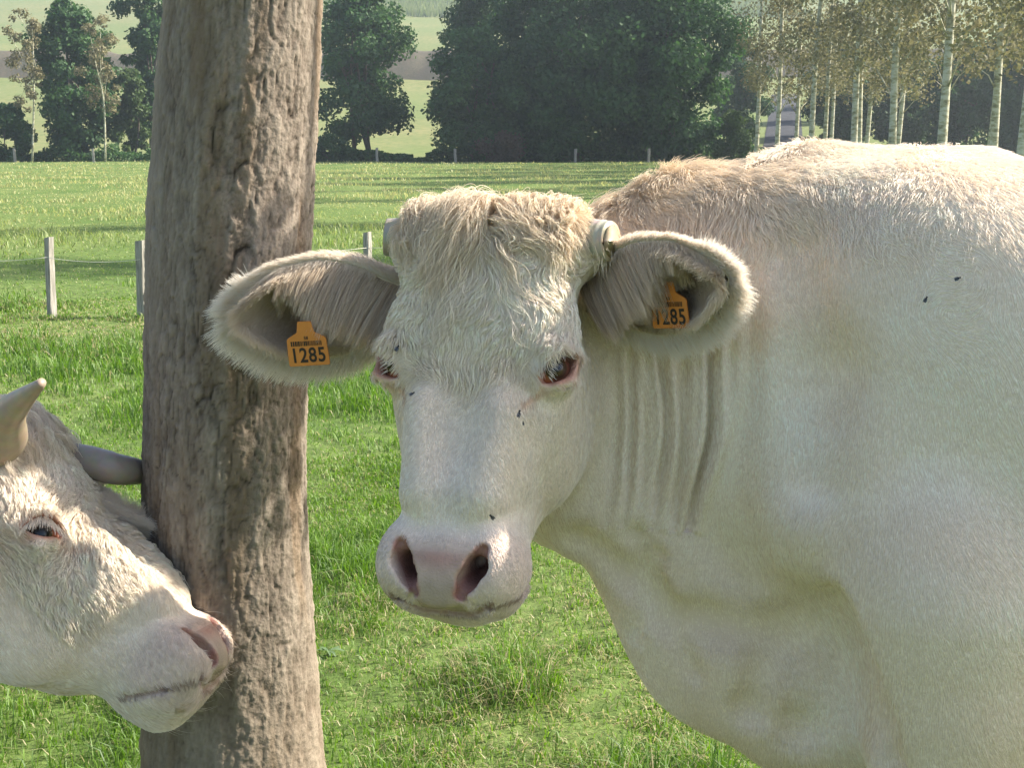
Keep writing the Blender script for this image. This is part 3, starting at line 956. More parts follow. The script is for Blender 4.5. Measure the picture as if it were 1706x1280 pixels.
    cc = cc * (.82 + .30 * _hash(ci, ci * 3, ci * 7, 3))[:, None]
    groups.append((Hh, np.clip(cc, 0, .8)))
    for i, (hh, cl) in enumerate(groups):
        hair_curves("ear_hair", hh, rng.uniform(.00022, .00040, len(hh)), cl, M_THIN, ear)
    return ear, A, B, N0, L_

def eye_mat():
    m, N, L, out = nodes_of("cow_eye")
    a = N("Attribute"); a.attribute_name = "tint"
    p = N("BsdfPrincipled"); p.inputs["Roughness"].default_value = .22; p.inputs["Specular IOR Level"].default_value = .35
    p.inputs["Coat Weight"].default_value = .25; p.inputs["Coat Roughness"].default_value = .05
    L(a.outputs["Color"], p.inputs["Base Color"]); L(p.outputs[0], out.inputs["Surface"])
    return m
M_EYE = eye_mat()

def make_eye(parent, C, look, u, R0=.0232):
    nu, nv = 40, 48
    look = unit(look); u = unit(u - look * (u @ look)); v = np.cross(look, u)
    th = np.linspace(.001, math.pi, nu)[:, None]; ph = np.linspace(0, 2 * math.pi, nv, endpoint=False)[None]
    r = R0 * (1 + .06 * np.exp(-(th / .5) ** 4))
    P = C + look * (r * np.cos(th) * np.ones_like(ph))[..., None] + u * (r * np.sin(th) * np.cos(ph))[..., None] + v * (r * np.sin(th) * np.sin(ph))[..., None]
    x = np.sin(th) * np.cos(ph); y = np.sin(th) * np.sin(ph)
    rr = np.sqrt(x * x + y * y) + (np.cos(th) < 0) * 2
    c = np.zeros(P.shape)
    c[:] = vec(.10, .035, .022)                                    # dark conjunctiva
    inner = sstep(.35, .8, x) * (rr > .5)
    c = c * (1 - inner[..., None]) + vec(.30, .085, .04) * inner[..., None]
    iris = (rr < .62)
    c[iris] = vec(.045, .022, .012)
    pup = ((x / .42) ** 2 + (y / .24) ** 2) < 1
    c[pup & (np.cos(th) > 0)[:, :1].repeat(nv, 1)] = vec(.006, .006, .008)
    idx = np.arange(nu * nv).reshape(nu, nv); nx = np.roll(idx, -1, 1)
    q = np.stack([idx[:-1], idx[1:], nx[1:], nx[:-1]], -1).reshape(-1, 4)
    return put("eye", np_mesh("eye", P.reshape(-1, 3), q, M_EYE, cols=c.reshape(-1, 3)), parent)

def horn_mat():
    m, N, L, out = nodes_of("horn")
    a = N("Attribute"); a.attribute_name = "tint"
    tc = N("TexCoord"); nz = N("TexNoise"); nz.inputs["Scale"].default_value = 60; nz.inputs["Detail"].default_value = 6
    L(tc.outputs["Object"], nz.inputs["Vector"])
    mx = N("MixRGB"); mx.blend_type = 'MULTIPLY'; mx.inputs[0].default_value = .55
    L(a.outputs["Color"], mx.inputs[1]); L(nz.outputs[1], mx.inputs[2])
    g = N("Gamma"); g.inputs[1].default_value = .75; L(mx.outputs[0], g.inputs[0])
    p = N("BsdfPrincipled"); p.inputs["Roughness"].default_value = .42
    b = N("Bump"); b.inputs["Strength"].default_value = .3; b.inputs["Distance"].default_value = .003
    L(nz.outputs[0], b.inputs["Height"]); L(b.outputs[0], p.inputs["Normal"])
    L(g.outputs[0], p.inputs["Base Color"]); L(p.outputs[0], out.inputs["Surface"])
    return m
M_HORN = horn_mat()

def tube(path, radii, nseg=24, closed_end=True, ridges=None):
    path = np.asarray(path, float); n = len(path)
    tan = unit(np.gradient(path, axis=0))
    ref = vec(0, 0, 1) if abs(tan[0][2]) < .9 else vec(1, 0, 0)
    fr = []
    b = unit(np.cross(tan[0], ref))
    for i in range(n):
        b = unit(b - tan[i] * (b @ tan[i])); fr.append((b, np.cross(tan[i], b)))
    an = np.linspace(0, 2 * math.pi, nseg, endpoint=False)
    V = []
    for i in range(n):
        r = radii[i]
        V.append(path[i] + (np.cos(an)[:, None] * fr[i][0] + np.sin(an)[:, None] * fr[i][1]) * r)
    V = np.concatenate(V)
    idx = np.arange(n * nseg).reshape(n, nseg); nx = np.roll(idx, -1, 1)
    q = np.stack([idx[:-1], nx[:-1], nx[1:], idx[1:]], -1).reshape(-1, 4)
    V = np.concatenate([V, path[-1:], path[:1]])
    t1 = np.stack([idx[-1], np.roll(idx[-1], -1), np.full(nseg, n * nseg)], -1)
    t0 = np.stack([np.roll(idx[0], -1), idx[0], np.full(nseg, n * nseg + 1)], -1)
    return V, [q, t1, t0]

def make_horn(parent, pts, rads, cut, rng, c0, c1, n=40):
    pts = np.asarray(pts, float)
    ts = np.linspace(0, 1, len(pts)); T = np.linspace(0, 1, n)
    path = np.stack([np.interp(T, *spline_table(ts, pts[:, i])) for i in range(3)], 1)
    r = np.interp(T, *spline_table(ts, rads))
    r = r * (1 + .03 * noise3(T * 14, 0 * T, 0 * T, int(rng.integers(99))) + .012 * np.sin(T * 60) * (1 - T))
    if cut:
        d = unit(path[-1] - path[-2])
        path = np.concatenate([path, path[-1:] + d * .0015, path[-1:] + d * .002, path[-1:] + d * .001])
        r = np.concatenate([r, [r[-1] * .97, r[-1] * .80, r[-1] * .4]])
    V, fc = tube(path, r, 28)
    k = len(path)
    tt = np.concatenate([np.repeat(np.linspace(0, 1, k), 28), [1, 0]])
    nz = fbm(V[:, 0] * 40, V[:, 1] * 40, V[:, 2] * 40, 3)
    cols = mixc(np.asarray(c0), np.asarray(c1), np.clip(sstep(.3, 1, tt) + .35 * nz, 0, 1))
    if cut:
        ring = np.exp(-((tt - .62 + .05 * nz) / .035) ** 2) + .8 * np.exp(-((tt - .30 + .08 * nz) / .05) ** 2) + .6 * sstep(.1, .6, nz)
        cols = mixc(cols, np.tile(vec(.17, .13, .09), (len(cols), 1)), np.clip(ring, 0, 1) * .8)
        cols[(k - 3) * 28:k * 28] = vec(.34, .24, .14); cols[-2] = vec(.20, .13, .08)
    return put("horn", np_mesh("horn", V, fc, M_HORN, cols=cols), parent)

M_TAG = simple_mat("orange_plastic", (.58, .205, .040), .5, noise_amt=.10, noise_scale=40, spec=.4)
M_INK = simple_mat("black_print", (.035, .025, .018), .6)
def make_tag(parent, origin, right, up, w=.055, h=.062, extra=None):
    """orange ear tag: body with clipped shoulders and a neck; its print is a child"""
    right = unit(right); up = unit(up - right * (up @ right)); out = np.cross(right, up)
    prof = [(-.5, -.5), (.5, -.5), (.52, -.46), (.5, .10), (.46, .14), (.22, .26), (.17, .5), (-.17, .5), (-.22, .26), (-.46, .14), (-.5, .10), (-.52, -.46)]
    bm = bmesh.new()
    vs = [bm.verts.new((x * w, 0, y * h)) for x, y in prof]
    f = bm.faces.new(vs)
    ex = bmesh.ops.extrude_face_region(bm, geom=[f])
    bmesh.ops.translate(bm, verts=[e for e in ex['geom'] if isinstance(e, bmesh.types.BMVert)], vec=(0, .0022, 0))
    bmesh.ops.recalc_face_normals(bm, faces=bm.faces[:])
    bmesh.ops.bevel(bm, geom=[e for e in bm.edges], offset=.0006, segments=2, affect='EDGES')
    me = bpy.data.meshes.new("ear_tag"); bm.to_mesh(me); bm.free(); me.materials.append(M_TAG)
    o = put("ear_tag", me, parent)
    Mx = Matrix([[right[0], -out[0], up[0], origin[0]], [right[1], -out[1], up[1], origin[1]], [right[2], -out[2], up[2], origin[2]], [0, 0, 0, 1]])
    o.matrix_world = Mx
    o.matrix_parent_inverse = Matrix.Identity(4)
    # print: number, a bar code row and a short line above it
    def text(s, size, x, z, sx=1.0):
        c = bpy.data.curves.new("print", 'FONT'); c.body = s; c.size = size; c.align_x = 'CENTER'; c.align_y = 'CENTER'; c.offset = size * .022
        t = bpy.data.objects.new("print", c); COL.objects.link(t)
        dg = bpy.context.evaluated_depsgraph_get()
        m = bpy.data.meshes.new_from_object(t.evaluated_get(dg))
        bpy.data.objects.remove(t)
        co = np.zeros(len(m.vertices) * 3, dtype=np.float32); m.vertices.foreach_get("co", co); co = co.reshape(-1, 3)
        fs = [tuple(p.vertices) for p in m.polygons]
        bpy.data.meshes.remove(m)
        return [(a * sx + x, -.0006, b + z) for a, b, _ in co], fs
    V, Fs = [], []
    def addt(vf):
        n0 = len(V); V.extend(vf[0]); Fs.extend([tuple(i + n0 for i in f_) for f_ in vf[1]])
    for i, ch in enumerate("1285"):
        addt(text(ch, h * .46, (-.345 + .230 * i) * w, -.27 * h, .80))
    r_ = random.Random(5)
    x = -.40
    while x < .38:
        bw = r_.choice([.012, .02, .034])
        a0, a1, z0, z1 = x * w, (x + bw) * w, -.045 * h, .065 * h
        n0 = len(V); V.extend([(a0, -.0005, z0), (a1, -.0005, z0), (a1, -.0005, z1), (a0, -.0005, z1)]); Fs.append((n0, n0 + 1, n0 + 2, n0 + 3))
        x += bw + r_.choice([.012, .02])
    addt(text("58", h * .10, 0, .13 * h))
    me = bpy.data.meshes.new("lettering"); me.from_pydata(V, [], Fs); me.materials.append(M_INK)
    t = put("lettering", me, o)
    return o
# ---------------------------------------------------------------- building one animal's hide, colours and coat
def head_masks(P, local):
    """positions in head coordinates and the bare parts: nose pad, eye rims"""
    lx, ly, lt = local(P[:, 0], P[:, 1], P[:, 2])
    front = 1 - sstep(.012, .045, ly)
    halfw = np.interp(lt, [.425, .458, .478, .503, .528, .553], [.0, .042, .048, .036, .028, .033])
    pad = front * sstep(-.010, .004, halfw - np.abs(lx)) * sstep(.450, .484, lt) * (1 - sstep(.545, .555, lt))
    eye = np.zeros(len(P)); tear = np.zeros(len(P))
    for s in (-1, 1):
        E = vec(s * EYE_C[0], EYE_C[1], EYE_C[2]); w, u, v = eye_axes(s)
        q = np.stack([lx, ly, lt], 1) - E
        pu, pv, pw = q @ u, q @ v, q @ w
        d = np.sqrt((pu / 1.45) ** 2 + (pv / 1.0) ** 2)
        eye = np.maximum(eye, (1 - sstep(.0180, .0240, d)) * (pw > -.01))
        g = w * .008 + u * .047 - v * .014
        dd = np.sqrt(((q - g) @ u / .022) ** 2 + ((q - g) @ v / .007) ** 2 + (np.maximum(0, np.abs((q - g) @ w) - .012) / .01) ** 2)
        tear = np.maximum(tear, 1 - sstep(.5, 1.25, dd))
    mouth = sstep(.545, .552, lt) * (1 - sstep(.03, .07, ly)) * (np.abs(lx) < .055)
    return lx, ly, lt, pad, eye, tear, mouth

def hide_colour(P, local, headmask, tanmask, rng, skin=False):
    n = len(P)
    nz = fbm(P[:, 0] * 9, P[:, 1] * 9, P[:, 2] * 9, 11, 3)
    n2 = fbm(P[:, 0] * 60, P[:, 1] * 60, P[:, 2] * 60, 12, 2)
    c = mixc(np.tile(WHITE, (n, 1)), np.tile(CREAM, (n, 1)), np.clip(.18 + .5 * nz + .15 * n2, 0, .8))
    c = mixc(c, np.tile(TAN, (n, 1)), np.clip(tanmask, 0, 1) * .85)
    n3 = fbm(P[:, 0] * 4.3 + 3, P[:, 1] * 4.3, P[:, 2] * 4.3, 15, 3)
    c = mixc(c, np.tile(TAN, (n, 1)), .32 * sstep(.05, .5, n3))
    if skin: c = c * vec(.84, .78, .74)
    lx, ly, lt, pad, eye, tear, mouth = head_masks(P, local)
    pk = mixc(np.tile(vec(.44, .31, .245), (n, 1)), np.tile(vec(.38, .20, .155), (n, 1)), np.exp(-((lx / .034) ** 2 + ((lt - .484) / .013) ** 2)) * .8)
    pk = mixc(pk, np.tile(vec(.36, .27, .20), (n, 1)), sstep(.495, .526, lt) * .8) * (1 + .22 * n2 + .12 * nz)[:, None]
    hm = headmask
    c = mixc(c, pk, pad * hm)
    c = mixc(c, np.tile(vec(.58, .42, .36), (n, 1)), hm * (1 - pad) * sstep(.43, .47, lt) * (1 - sstep(.04, .09, ly)) * .45)
    c = mixc(c, np.tile(vec(.46, .21, .14), (n, 1)), eye * hm * .92)
    c = mixc(c, np.tile(vec(.42, .19, .10), (n, 1)), tear * hm * .55)
    # nostril lining and mouth line
    nost = np.zeros(n)
    for s in (-1, 1):
        K = [(.0540, .470, .0100), (.0495, .487, .0135), (.0385, .508, .0125), (.0295, .525, .0085)]
        for (xa, ta, ra), (xb, tb, rb) in zip(K[:-1], K[1:]):
            xa, xb = s * xa, s * xb
            h_ = np.clip(((lx - xa) * (xb - xa) + (lt - ta) * (tb - ta)) / ((xb - xa) ** 2 + (tb - ta) ** 2), 0, 1)
            r_ = ra + (rb - ra) * h_
            nost = np.maximum(nost, 1 - sstep(.7, 1.3, np.sqrt((lx - xa - (xb - xa) * h_) ** 2 + (lt - ta - (tb - ta) * h_) ** 2) / r_))
    nost *= (ly < .08) * hm
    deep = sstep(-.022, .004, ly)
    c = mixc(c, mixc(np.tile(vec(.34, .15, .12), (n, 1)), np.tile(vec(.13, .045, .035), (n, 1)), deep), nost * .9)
    c = mixc(c, np.tile(vec(.20, .10, .07), (n, 1)), hm * np.exp(-((lt - .549 + .50 * np.maximum(0, np.abs(lx) - .034)) / .004) ** 2) * (np.abs(lx) < .070) * (1 - sstep(.03, .05, ly)) * .8)
    c = mixc(c, np.tile(vec(.20, .11, .08), (n, 1)), hm * np.exp(-((lt - (.5345 - .50 * ly)) / .0055) ** 2) * (np.abs(lx) > .060) * (ly < .115) * (ly > .0) * .8)
    bare = np.clip(np.maximum.reduce([pad * 1.0, eye, nost, tear * .5]), 0, 1) * hm
    return np.clip(c, 0, 1), bare

def comb_head(P, N, lx, ly, lt, R, rng):
    """lie of the hair on the face, in world coordinates"""
    n = len(P)
    dx = np.sign(lx) * sstep(.0, .05, np.abs(lx)) * (.35 + .9 * sstep(.16, .06, lt))
    dx = np.sign(lx) * sstep(.0, .06, np.abs(lx)) * .45
    sw = fbm(lx * 26, ly * 26, lt * 26, 31, 2) * (.9 - .65 * sstep(.20, .32, lt))
    ang = sw * 2.0
    d = np.stack([dx * np.cos(ang) + np.sin(ang), np.zeros(n) + .1, np.cos(ang) - dx * np.sin(ang) * .5], 1)
    return d @ R.T

def coat(name, parent, V, Fq, spec, rng, mat=None):
    """spec: dict(weight per face, n, length fn, comb fn, colour fn, ...)"""
    P, Nn, fi = tri_sample(V, Fq, spec['weight'], spec['n'], rng)
    D = spec['comb'](P, Nn)
    ln = spec['length'](P)
    k = spec.get('k', 5)
    H = grow(P - Nn * .0003, Nn, D, ln, k, spec['lift'](P) if callable(spec['lift']) else np.full(len(P), spec['lift']), spec.get('droop', 0.1), spec['curl'](P) if 'curl' in spec else None, rng)
    if spec.get('clump'):
        C = np.arange(0, len(P), spec['clump'])
        ci = nearest(P, P[C])
        H = clump(H, ci, C, rng.uniform(spec.get('cl0', .3), spec.get('cl1', .8), len(P)), rng)
        sh = spec.get('s0', .96) + (1.04 - spec.get('s0', .96)) * _hash(ci, ci * 5 + 1, ci * 11, 9)
    else:
        sh = np.ones(len(P))
    c = spec['colour'](P) * (sh * rng.uniform(spec.get('c0', .96), 1.05, len(P)))[:, None]
    return hair_curves(name, H, rng.uniform(*spec.get('rad', (.00025, .00045)), len(P)), np.clip(c * 1.08, 0, .88), mat or M_HAIR, parent)
# ---------------------------------------------------------------- the tree trunk between the cows
rng = np.random.default_rng(9)
TR_D = 1.97
tv = np.array([-1500, -600, -200, 0, 200, 400, 600, 800, 1000, 1150, 1280, 1420, 1560, 1620.0])
tc_ = np.array([470, 432, 414, 406, 394, 383.5, 379, 375, 379, 383, 386, 388, 388, 388.0])
tw_ = np.array([118, 124, 128, 131, 136, 136.5, 136, 135, 139, 143, 149, 172, 215, 240.0])
Y0_ = TR_D * CP
td_ = Y0_ / (CP - (tv - 640) / F_PX * SP)                 # the stem stands upright at one distance
P_ = np.array([at(u, v, d) for u, v, d in zip(tc_, tv, td_)])
zt, xt, yt, rt = P_[::-1, 2], P_[::-1, 0], P_[::-1, 1], (tw_ / F_PX * td_)[::-1]
nz_, na = 700, 300
z = np.concatenate([np.linspace(-.05, 1.85, 640), np.linspace(1.86, zt[-1], nz_ - 640)])
an = np.linspace(0, 2 * math.pi, na, endpoint=False)
Z, A_ = np.meshgrid(z, an, indexing='ij')
cx = np.interp(Z, *spline_table(zt, xt)); cy = np.interp(Z, *spline_table(zt, yt)); R_ = np.interp(Z, *spline_table(zt, rt))
ca, sa = np.cos(A_), np.sin(A_)
# lobes of the stem
lob = 1 + .035 * np.cos(2 * A_ + .6 + Z * .5) + .025 * np.cos(3 * A_ - 1.2 - Z * .9) + .10 * sstep(.45, .0, Z) * np.cos(5 * A_ + 1.0)
R_ = R_ * lob
ux, uy = ca * 1.0, sa * 1.0
wx_ = fbm(ux * 1.2, uy * 1.2, Z * 1.5, 1, 3) * .25
# long fissures: ridged noise squeezed vertically
f1 = 1 - np.abs(noise3(ux * 6 + wx_ * 4, uy * 6 + wx_ * 4, Z * 9.0 + wx_ * 3, 11)) * 2.4
wy_ = fbm(ux * 6, uy * 6, Z * 8, 2, 2)
f2 = 1 - np.abs(noise3(ux * 12 + wx_ * 4 + wy_ * .8, uy * 12 - wx_ * 4, Z * 27 + wx_ * 3 + wy_, 12)) * 2.4
f3 = 1 - np.abs(noise3(ux * 26 + wy_ * 2, uy * 26, Z * 62 + wx_ * 3 + wy_ * 2, 13)) * 2.2
msk = sstep(-.35, .35, fbm(ux * 2.2, uy * 2.2, Z * 2.0, 14, 3))
m2 = sstep(-.2, .4, fbm(ux * 3, uy * 3, Z * 3, 34, 2))
fis = np.clip(f1, 0, 1) ** 6 * msk * m2 * .95 + np.clip(f2, 0, 1) ** 6 * .7 * (.15 + .85 * msk) + np.clip(f3, 0, 1) ** 6 * .45 * (.4 + .6 * m2)
plate = fbm(ux * 5, uy * 5, Z * 13, 15, 4)
flake = np.floor(fbm(ux * 9 + wx_ * 2, uy * 9, Z * 26, 16, 4) * 5) / 5 + .6 * np.floor(fbm(ux * 17, uy * 17 + wy_, Z * 52, 36, 3) * 5) / 5
fine = fbm(ux * 45, uy * 45, Z * 120, 17, 3)
big = fbm(ux * 1.6, uy * 1.6, Z * .9, 18, 2)
Rr = R_ + .006 * big + .0022 * plate + .0027 * flake + .0017 * fine - .0036 * fis
X = cx + Rr * ca; Y = cy + Rr * sa
lum = .5 + .30 * plate + .35 * fine + .35 * flake
lum = np.clip(lum, 0, 1)[..., None]
lo, hi = vec(.115, .090, .072), vec(.315, .268, .215)
c = lo * (1 - lum) + hi * lum
rust = (sstep(.1, .5, fbm(ux * 3, uy * 3, Z * 2.4, 19, 3)) * .55)[..., None]
c = c * (1 - rust) + vec(.17, .115, .07) * rust
grey = (sstep(.0, .5, fbm(ux * 2, uy * 2, Z * 1.5 + 5, 20, 3)) * .5 * sstep(.6, 1.5, Z))[..., None]
c = c * (1 - grey) + vec(.27, .25, .215) * grey
dk = np.clip(fis * .95, 0, 1)[..., None]
c = c * (1 - dk) + vec(.040, .030, .022) * dk
low = (sstep(.75, .45, Z) * .3)[..., None]
c = c * (1 - low) + vec(.24, .185, .125) * low
idx = np.arange(Z.size).reshape(Z.shape); nx_ = np.roll(idx, -1, 1)
q = np.stack([idx[:-1], nx_[:-1], nx_[1:], idx[1:]], -1).reshape(-1, 4)
M_BARK = tint_mat("bark", .9, .12, bump_scale=110, bump=.8)
tree_root = bpy.data.objects.new("pasture_tree", None); COL.objects.link(tree_root)
tree_root.location = (float(xt[0]), float(yt[0]), 0)
tag(tree_root, "thick bare tree trunk with rough grey brown bark between the two cows", "tree")
def under(o, p):
    o.parent = p; o.matrix_parent_inverse = Matrix.Translation(-Vector(p.location)); return o
under(put("trunk", np_mesh("trunk", np.stack([X, Y, Z], -1).reshape(-1, 3), q, M_BARK, cols=c.reshape(-1, 3))), tree_root)
# limbs and crown high above the frame, one low leafy bough added towards the sun to shade the stem
top = vec(np.interp(3.2, zt, xt), yt[0], 3.2)
ztop = zt[-1]
limbs = [((0, 0, 3.0), (.5, .5, 3.9), (.9, 1.0, 4.9), .075), ((0, 0, 3.2), (-.6, .3, 4.2), (-1.3, .5, 5.2), .08), ((0, 0, 3.4), (.2, -.6, 4.4), (.3, -1.3, 5.3), .07), ((0, 0, ztop - .2), (.1, .2, 5.2), (.1, .3, 6.6), .09)]
LV, LF = [], []
def add_tube(path, rads, nseg=10):
    V_, fc_ = tube(path, rads, nseg)
    n0 = sum(len(v) for v in LV)
    LV.append(V_); LF.extend([np.asarray(f) + n0 for f in fc_])
tips = []
M_LEAF = leaf_mat("tree_leaf", .35, .4, .06)
for a, b, c_, r in limbs:
    bx = vec(np.interp(a[2], zt, xt), yt[0], 0)
    pts = np.array([bx + vec(*a) * vec(1, 1, 1), bx + vec(*b), bx + vec(*c_)])
    add_tube(np.stack([np.interp(np.linspace(0, 1, 10), *spline_table([0, .5, 1], pts[:, k])) for k in range(3)], 1), np.linspace(r, r * .3, 10))
    tips.append(pts[2])

_b0 = vec(np.interp(3.0, zt, xt), yt[0], 3.0)
for e_ in (vec(-.36, 1.88, 1.30) + vec(*sun_dir) * 2.05, vec(-.36, 1.88, .86) + vec(*sun_dir) * 2.4):
    add_tube(np.stack([np.interp(np.linspace(0, 1, 12), *spline_table([0, .5, 1], [_b0[k], (_b0[k] * .45 + e_[k] * .55) + (.35 if k == 2 else 0), e_[k] + (.06 if k == 2 else 0)])) for k in range(3)], 1), np.linspace(.035, .006, 12))
under(put("limbs", np_mesh("limbs", np.concatenate(LV), LF[0::3] + LF[1::3] + LF[2::3], simple_mat("limb_bark", (.22, .18, .14), .9, noise_amt=.3))), tree_root)
# unseen bough added over the cow's back, leaves set to dapple the stem
SUNV = vec(*sun_dir)
bough = [(vec(-.36, 1.88, z_) + SUNV * t_, r_) for z_, t_, r_ in ((1.24, 1.8, .10), (1.15, 2.1, .085), (1.07, 1.9, .04), (.88, 2.3, .05), (.80, 2.5, .03))]
cen_low = [c_ + rng.normal(0, .02, 3) for c_, r_ in bough]; rad_low = [np.full(3, r_) for c_, r_ in bough]
def leaf_cloud(name, cen, rad, n, size, c0, c1, rng, mat, flat=.0, bias=None):
    """n leaf quads spread through blobs cen (m,3), rad (m,3)"""
    cen = np.asarray(cen); rad = np.asarray(rad)
    vol = rad.prod(1) ** (2 / 3); pick = rng.choice(len(cen), n, p=vol / vol.sum())
    d = unit(rng.normal(0, 1, (n, 3))); rr = rng.random(n) ** .5 * 1.12 + np.abs(rng.normal(0, .16, n))
    P = cen[pick] + d * rr[:, None] * rad[pick]
    nn = unit(d * .55 + rng.normal(0, .6, (n, 3)) + vec(0, 0, .35))
    t = unit(np.cross(nn, rng.normal(0, 1, (n, 3)))); b = np.cross(nn, t)
    s = size * rng.uniform(.6, 1.4, n)[:, None]
    V = np.stack([P - t * s * .5, P + b * s * .34 - nn * s * .06, P + t * s * .5, P - b * s * .34 - nn * s * .06], 1).reshape(-1, 3)
    q = np.arange(n * 4).reshape(n, 4)
    blob = _hash(pick * 1.0, pick * 3.0, pick * 7.0, 5)
    k = np.clip(.15 + .5 * rng.random(n) + .45 * (blob - .5), 0, 1)
    cc = mixc(np.tile(c0, (n, 1)), np.tile(c1, (n, 1)), k)
    return np_mesh(name, V, q, mat, smooth=False, cols=np.repeat(cc, 4, 0))
under(put("foliage", leaf_cloud("foliage", cen_low, rad_low, 300, .055, vec(.05, .09, .02), vec(.10, .15, .04), rng, M_LEAF)), tree_root)  # leaf clusters added out of view to shade the stem
cen = [t + rng.normal(0, .5, 3) for t in tips for _ in range(5)]
under(put("crown", leaf_cloud("crown", cen, np.full((len(cen), 3), .7), 5000, .10, vec(.05, .09, .02), vec(.10, .15, .04), rng, M_LEAF)), tree_root)
# ---------------------------------------------------------------- woods, poplars, hedges, fences far off
rng = np.random.default_rng(14)
M_FARLEAF = leaf_mat("far_leaf", .32, .6, .02)
M_FARBARK = simple_mat("far_bark", (.10, .08, .06), .95, noise_amt=.3, noise_scale=4)
def gpt(u, d, dz=0.0):
    """point on the terrain at picture column u, d metres away"""
    x = (u - 853.0) / F_PX * d
    return vec(x, d, float(terrain(np.array([x]), np.array([d]))[0]) + dz)

def leafy_tree(name, label, cat, base, height, width, crown0, n, size, c0, c1, stems=1, trunk_r=.22, group=None, blobs=26, lean=0.0, shape='round'):
    root = bpy.data.objects.new(name, None); COL.objects.link(root); root.location = base
    tag(root, label, cat, group)
    LV.clear(); LF.clear()
    cz0, cz1 = crown0, height
    H_ = cz1 - cz0
    cen, rad = [], []
    blobs = int(blobs * 2.6)
    for i in range(blobs):
        t = (i + rng.random()) / blobs
        if shape == 'round': env = math.sin(math.pi * min(.97, .12 + .85 * t)) ** .6
        elif shape == 'cone': env = (1 - t) ** .7 * .95 + .1
        else: env = .55 + .45 * math.sin(math.pi * t)
        a = rng.uniform(0, 6.283); q = rng.random() ** .6 * .92 * env * width / 2
        r = width * rng.uniform(.085, .17) * (.6 + .4 * env)
        cen.append((math.cos(a) * q + lean * t, math.sin(a) * q, cz0 + H_ * t)); rad.append((r, r, r * .8))
    for s in range(stems):
        a = s * 2.4 + .5; off = 0 if stems == 1 else .5 + .25 * s
        b = vec(math.cos(a) * off, math.sin(a) * off * .6, -.15); c_ = vec(*cen[rng.integers(blobs // 2, blobs)])
        m_ = b * .4 + c_ * .35 + vec(rng.normal(0, .2), 0, crown0 * .5)
        pts = np.array([b, m_, c_])
        add_tube(np.stack([np.interp(np.linspace(0, 1, 9), *spline_table([0, .45, 1], pts[:, k])) for k in range(3)], 1), np.linspace(trunk_r, trunk_r * .25, 9), 8)
        for j in range(5):
            c2 = vec(*cen[rng.integers(0, blobs)]); p0 = m_ * (1 - j * .15) + c_ * j * .15
            add_tube(np.array([p0, (p0 + c2) / 2 + vec(0, 0, .2), c2]), np.array([.4, .25, .08]) * trunk_r, 5)
    o = put("trunk", np_mesh("trunk", np.concatenate(LV), LF[0::3] + LF[1::3] + LF[2::3], M_FARBARK), root)
    put("crown", leaf_cloud("crown", cen, rad, int(n * 1.7), size * .85, c0, c1, rng, M_FARLEAF), root)
    return root
D1, D2 = vec(.026, .066, .024), vec(.075, .150, .042)       # dark oak foliage
B1, B2 = vec(.04, .075, .025), vec(.095, .14, .040)         # brighter green
O1, O2_ = vec(.13, .12, .06), vec(.27, .24, .135)          # autumn olive brown
gw = "trees along the far side of the pasture"
leafy_tree("oak_tree", "dark round topped tree left of the middle with several stems showing below its crown", "tree", gpt(612, 93), 12.2, 7.8, 2.0, 15000, .34, D1, D2, 4, .17, gw, 30)
leafy_tree("oak_tree", "rounded dark tree standing right of the gap to the hill", "tree", gpt(800, 91), 8.8, 7.6, .3, 18000, .32, D1, D2 * 1.15, 2, .2, gw, 26)
leafy_tree("oak_tree", "tall dark tree rising behind the rounded tree beside the hill gap", "tree", gpt(800, 104), 17.5, 8.0, 7.5, 10000, .36, D1, D2, 1, .3, gw, 22)
leafy_tree("oak_tree", "broad dark tree in the middle of the wood cut by the top edge", "tree", gpt(955, 92), 19, 11.5, .3, 34000, .36, D1, D2, 2, .32, gw, 44)
leafy_tree("oak_tree", "broad leafy dark tree next to the poplars with its right side sunlit", "tree", gpt(1110, 92), 17, 10.5, .3, 32000, .36, D1, D2 * 1.1, 2, .3, gw, 38)
leafy_tree("oak_tree", "dark tree behind the thin pale stems at the left", "tree", gpt(142, 93), 11.4, 6.6, .8, 14000, .34, D1, D2, 2, .2, gw, 26)
leafy_tree("oak_tree", "dark tall tree half hidden behind the left side of the near trunk", "tree", gpt(262, 98), 15, 5.0, 2.4, 9000, .34, D1, D2, 1, .2, gw, 22)
leafy_tree("oak_tree", "light green small tree between the dark left tree and the near trunk", "tree", gpt(232, 94), 6.6, 3.4, .8, 6000, .28, B1, B2, 1, .1, gw, 14)
leafy_tree("shrub", "bushy green shrub at the foot of the wood below the poplar crowns", "shrub", gpt(1212, 89), 3.4, 3.6, .2, 5000, .24, B1, B2, 1, .06, "shrubs at the foot of the wood", 12)
leafy_tree("shrub", "low dark shrub at the left edge under the pale stem", "shrub", gpt(30, 90), 4.0, 3.6, .2, 5500, .26, D1, D2, 1, .06, "shrubs at the foot of the wood", 12)
leafy_tree("shrub", "reddish low shrub at the foot of the broad dark wood", "shrub", gpt(850, 88.5), 1.9, 4.2, .1, 3500, .2, vec(.06, .05, .035), vec(.13, .09, .06), 1, .05, "shrubs at the foot of the wood", 10)
leafy_tree("shrub", "dark shrub under the many stemmed tree left of the middle", "shrub", gpt(560, 90), 1.7, 3.6, .1, 3000, .2, D1, D2, 1, .05, "shrubs at the foot of the wood", 10)
leafy_tree("oak_tree", "dense dark tree filling the gap between the two broad dark trees", "tree", gpt(1035, 97), 15, 8.5, .3, 18000, .36, D1, D2, 1, .3, gw, 30)
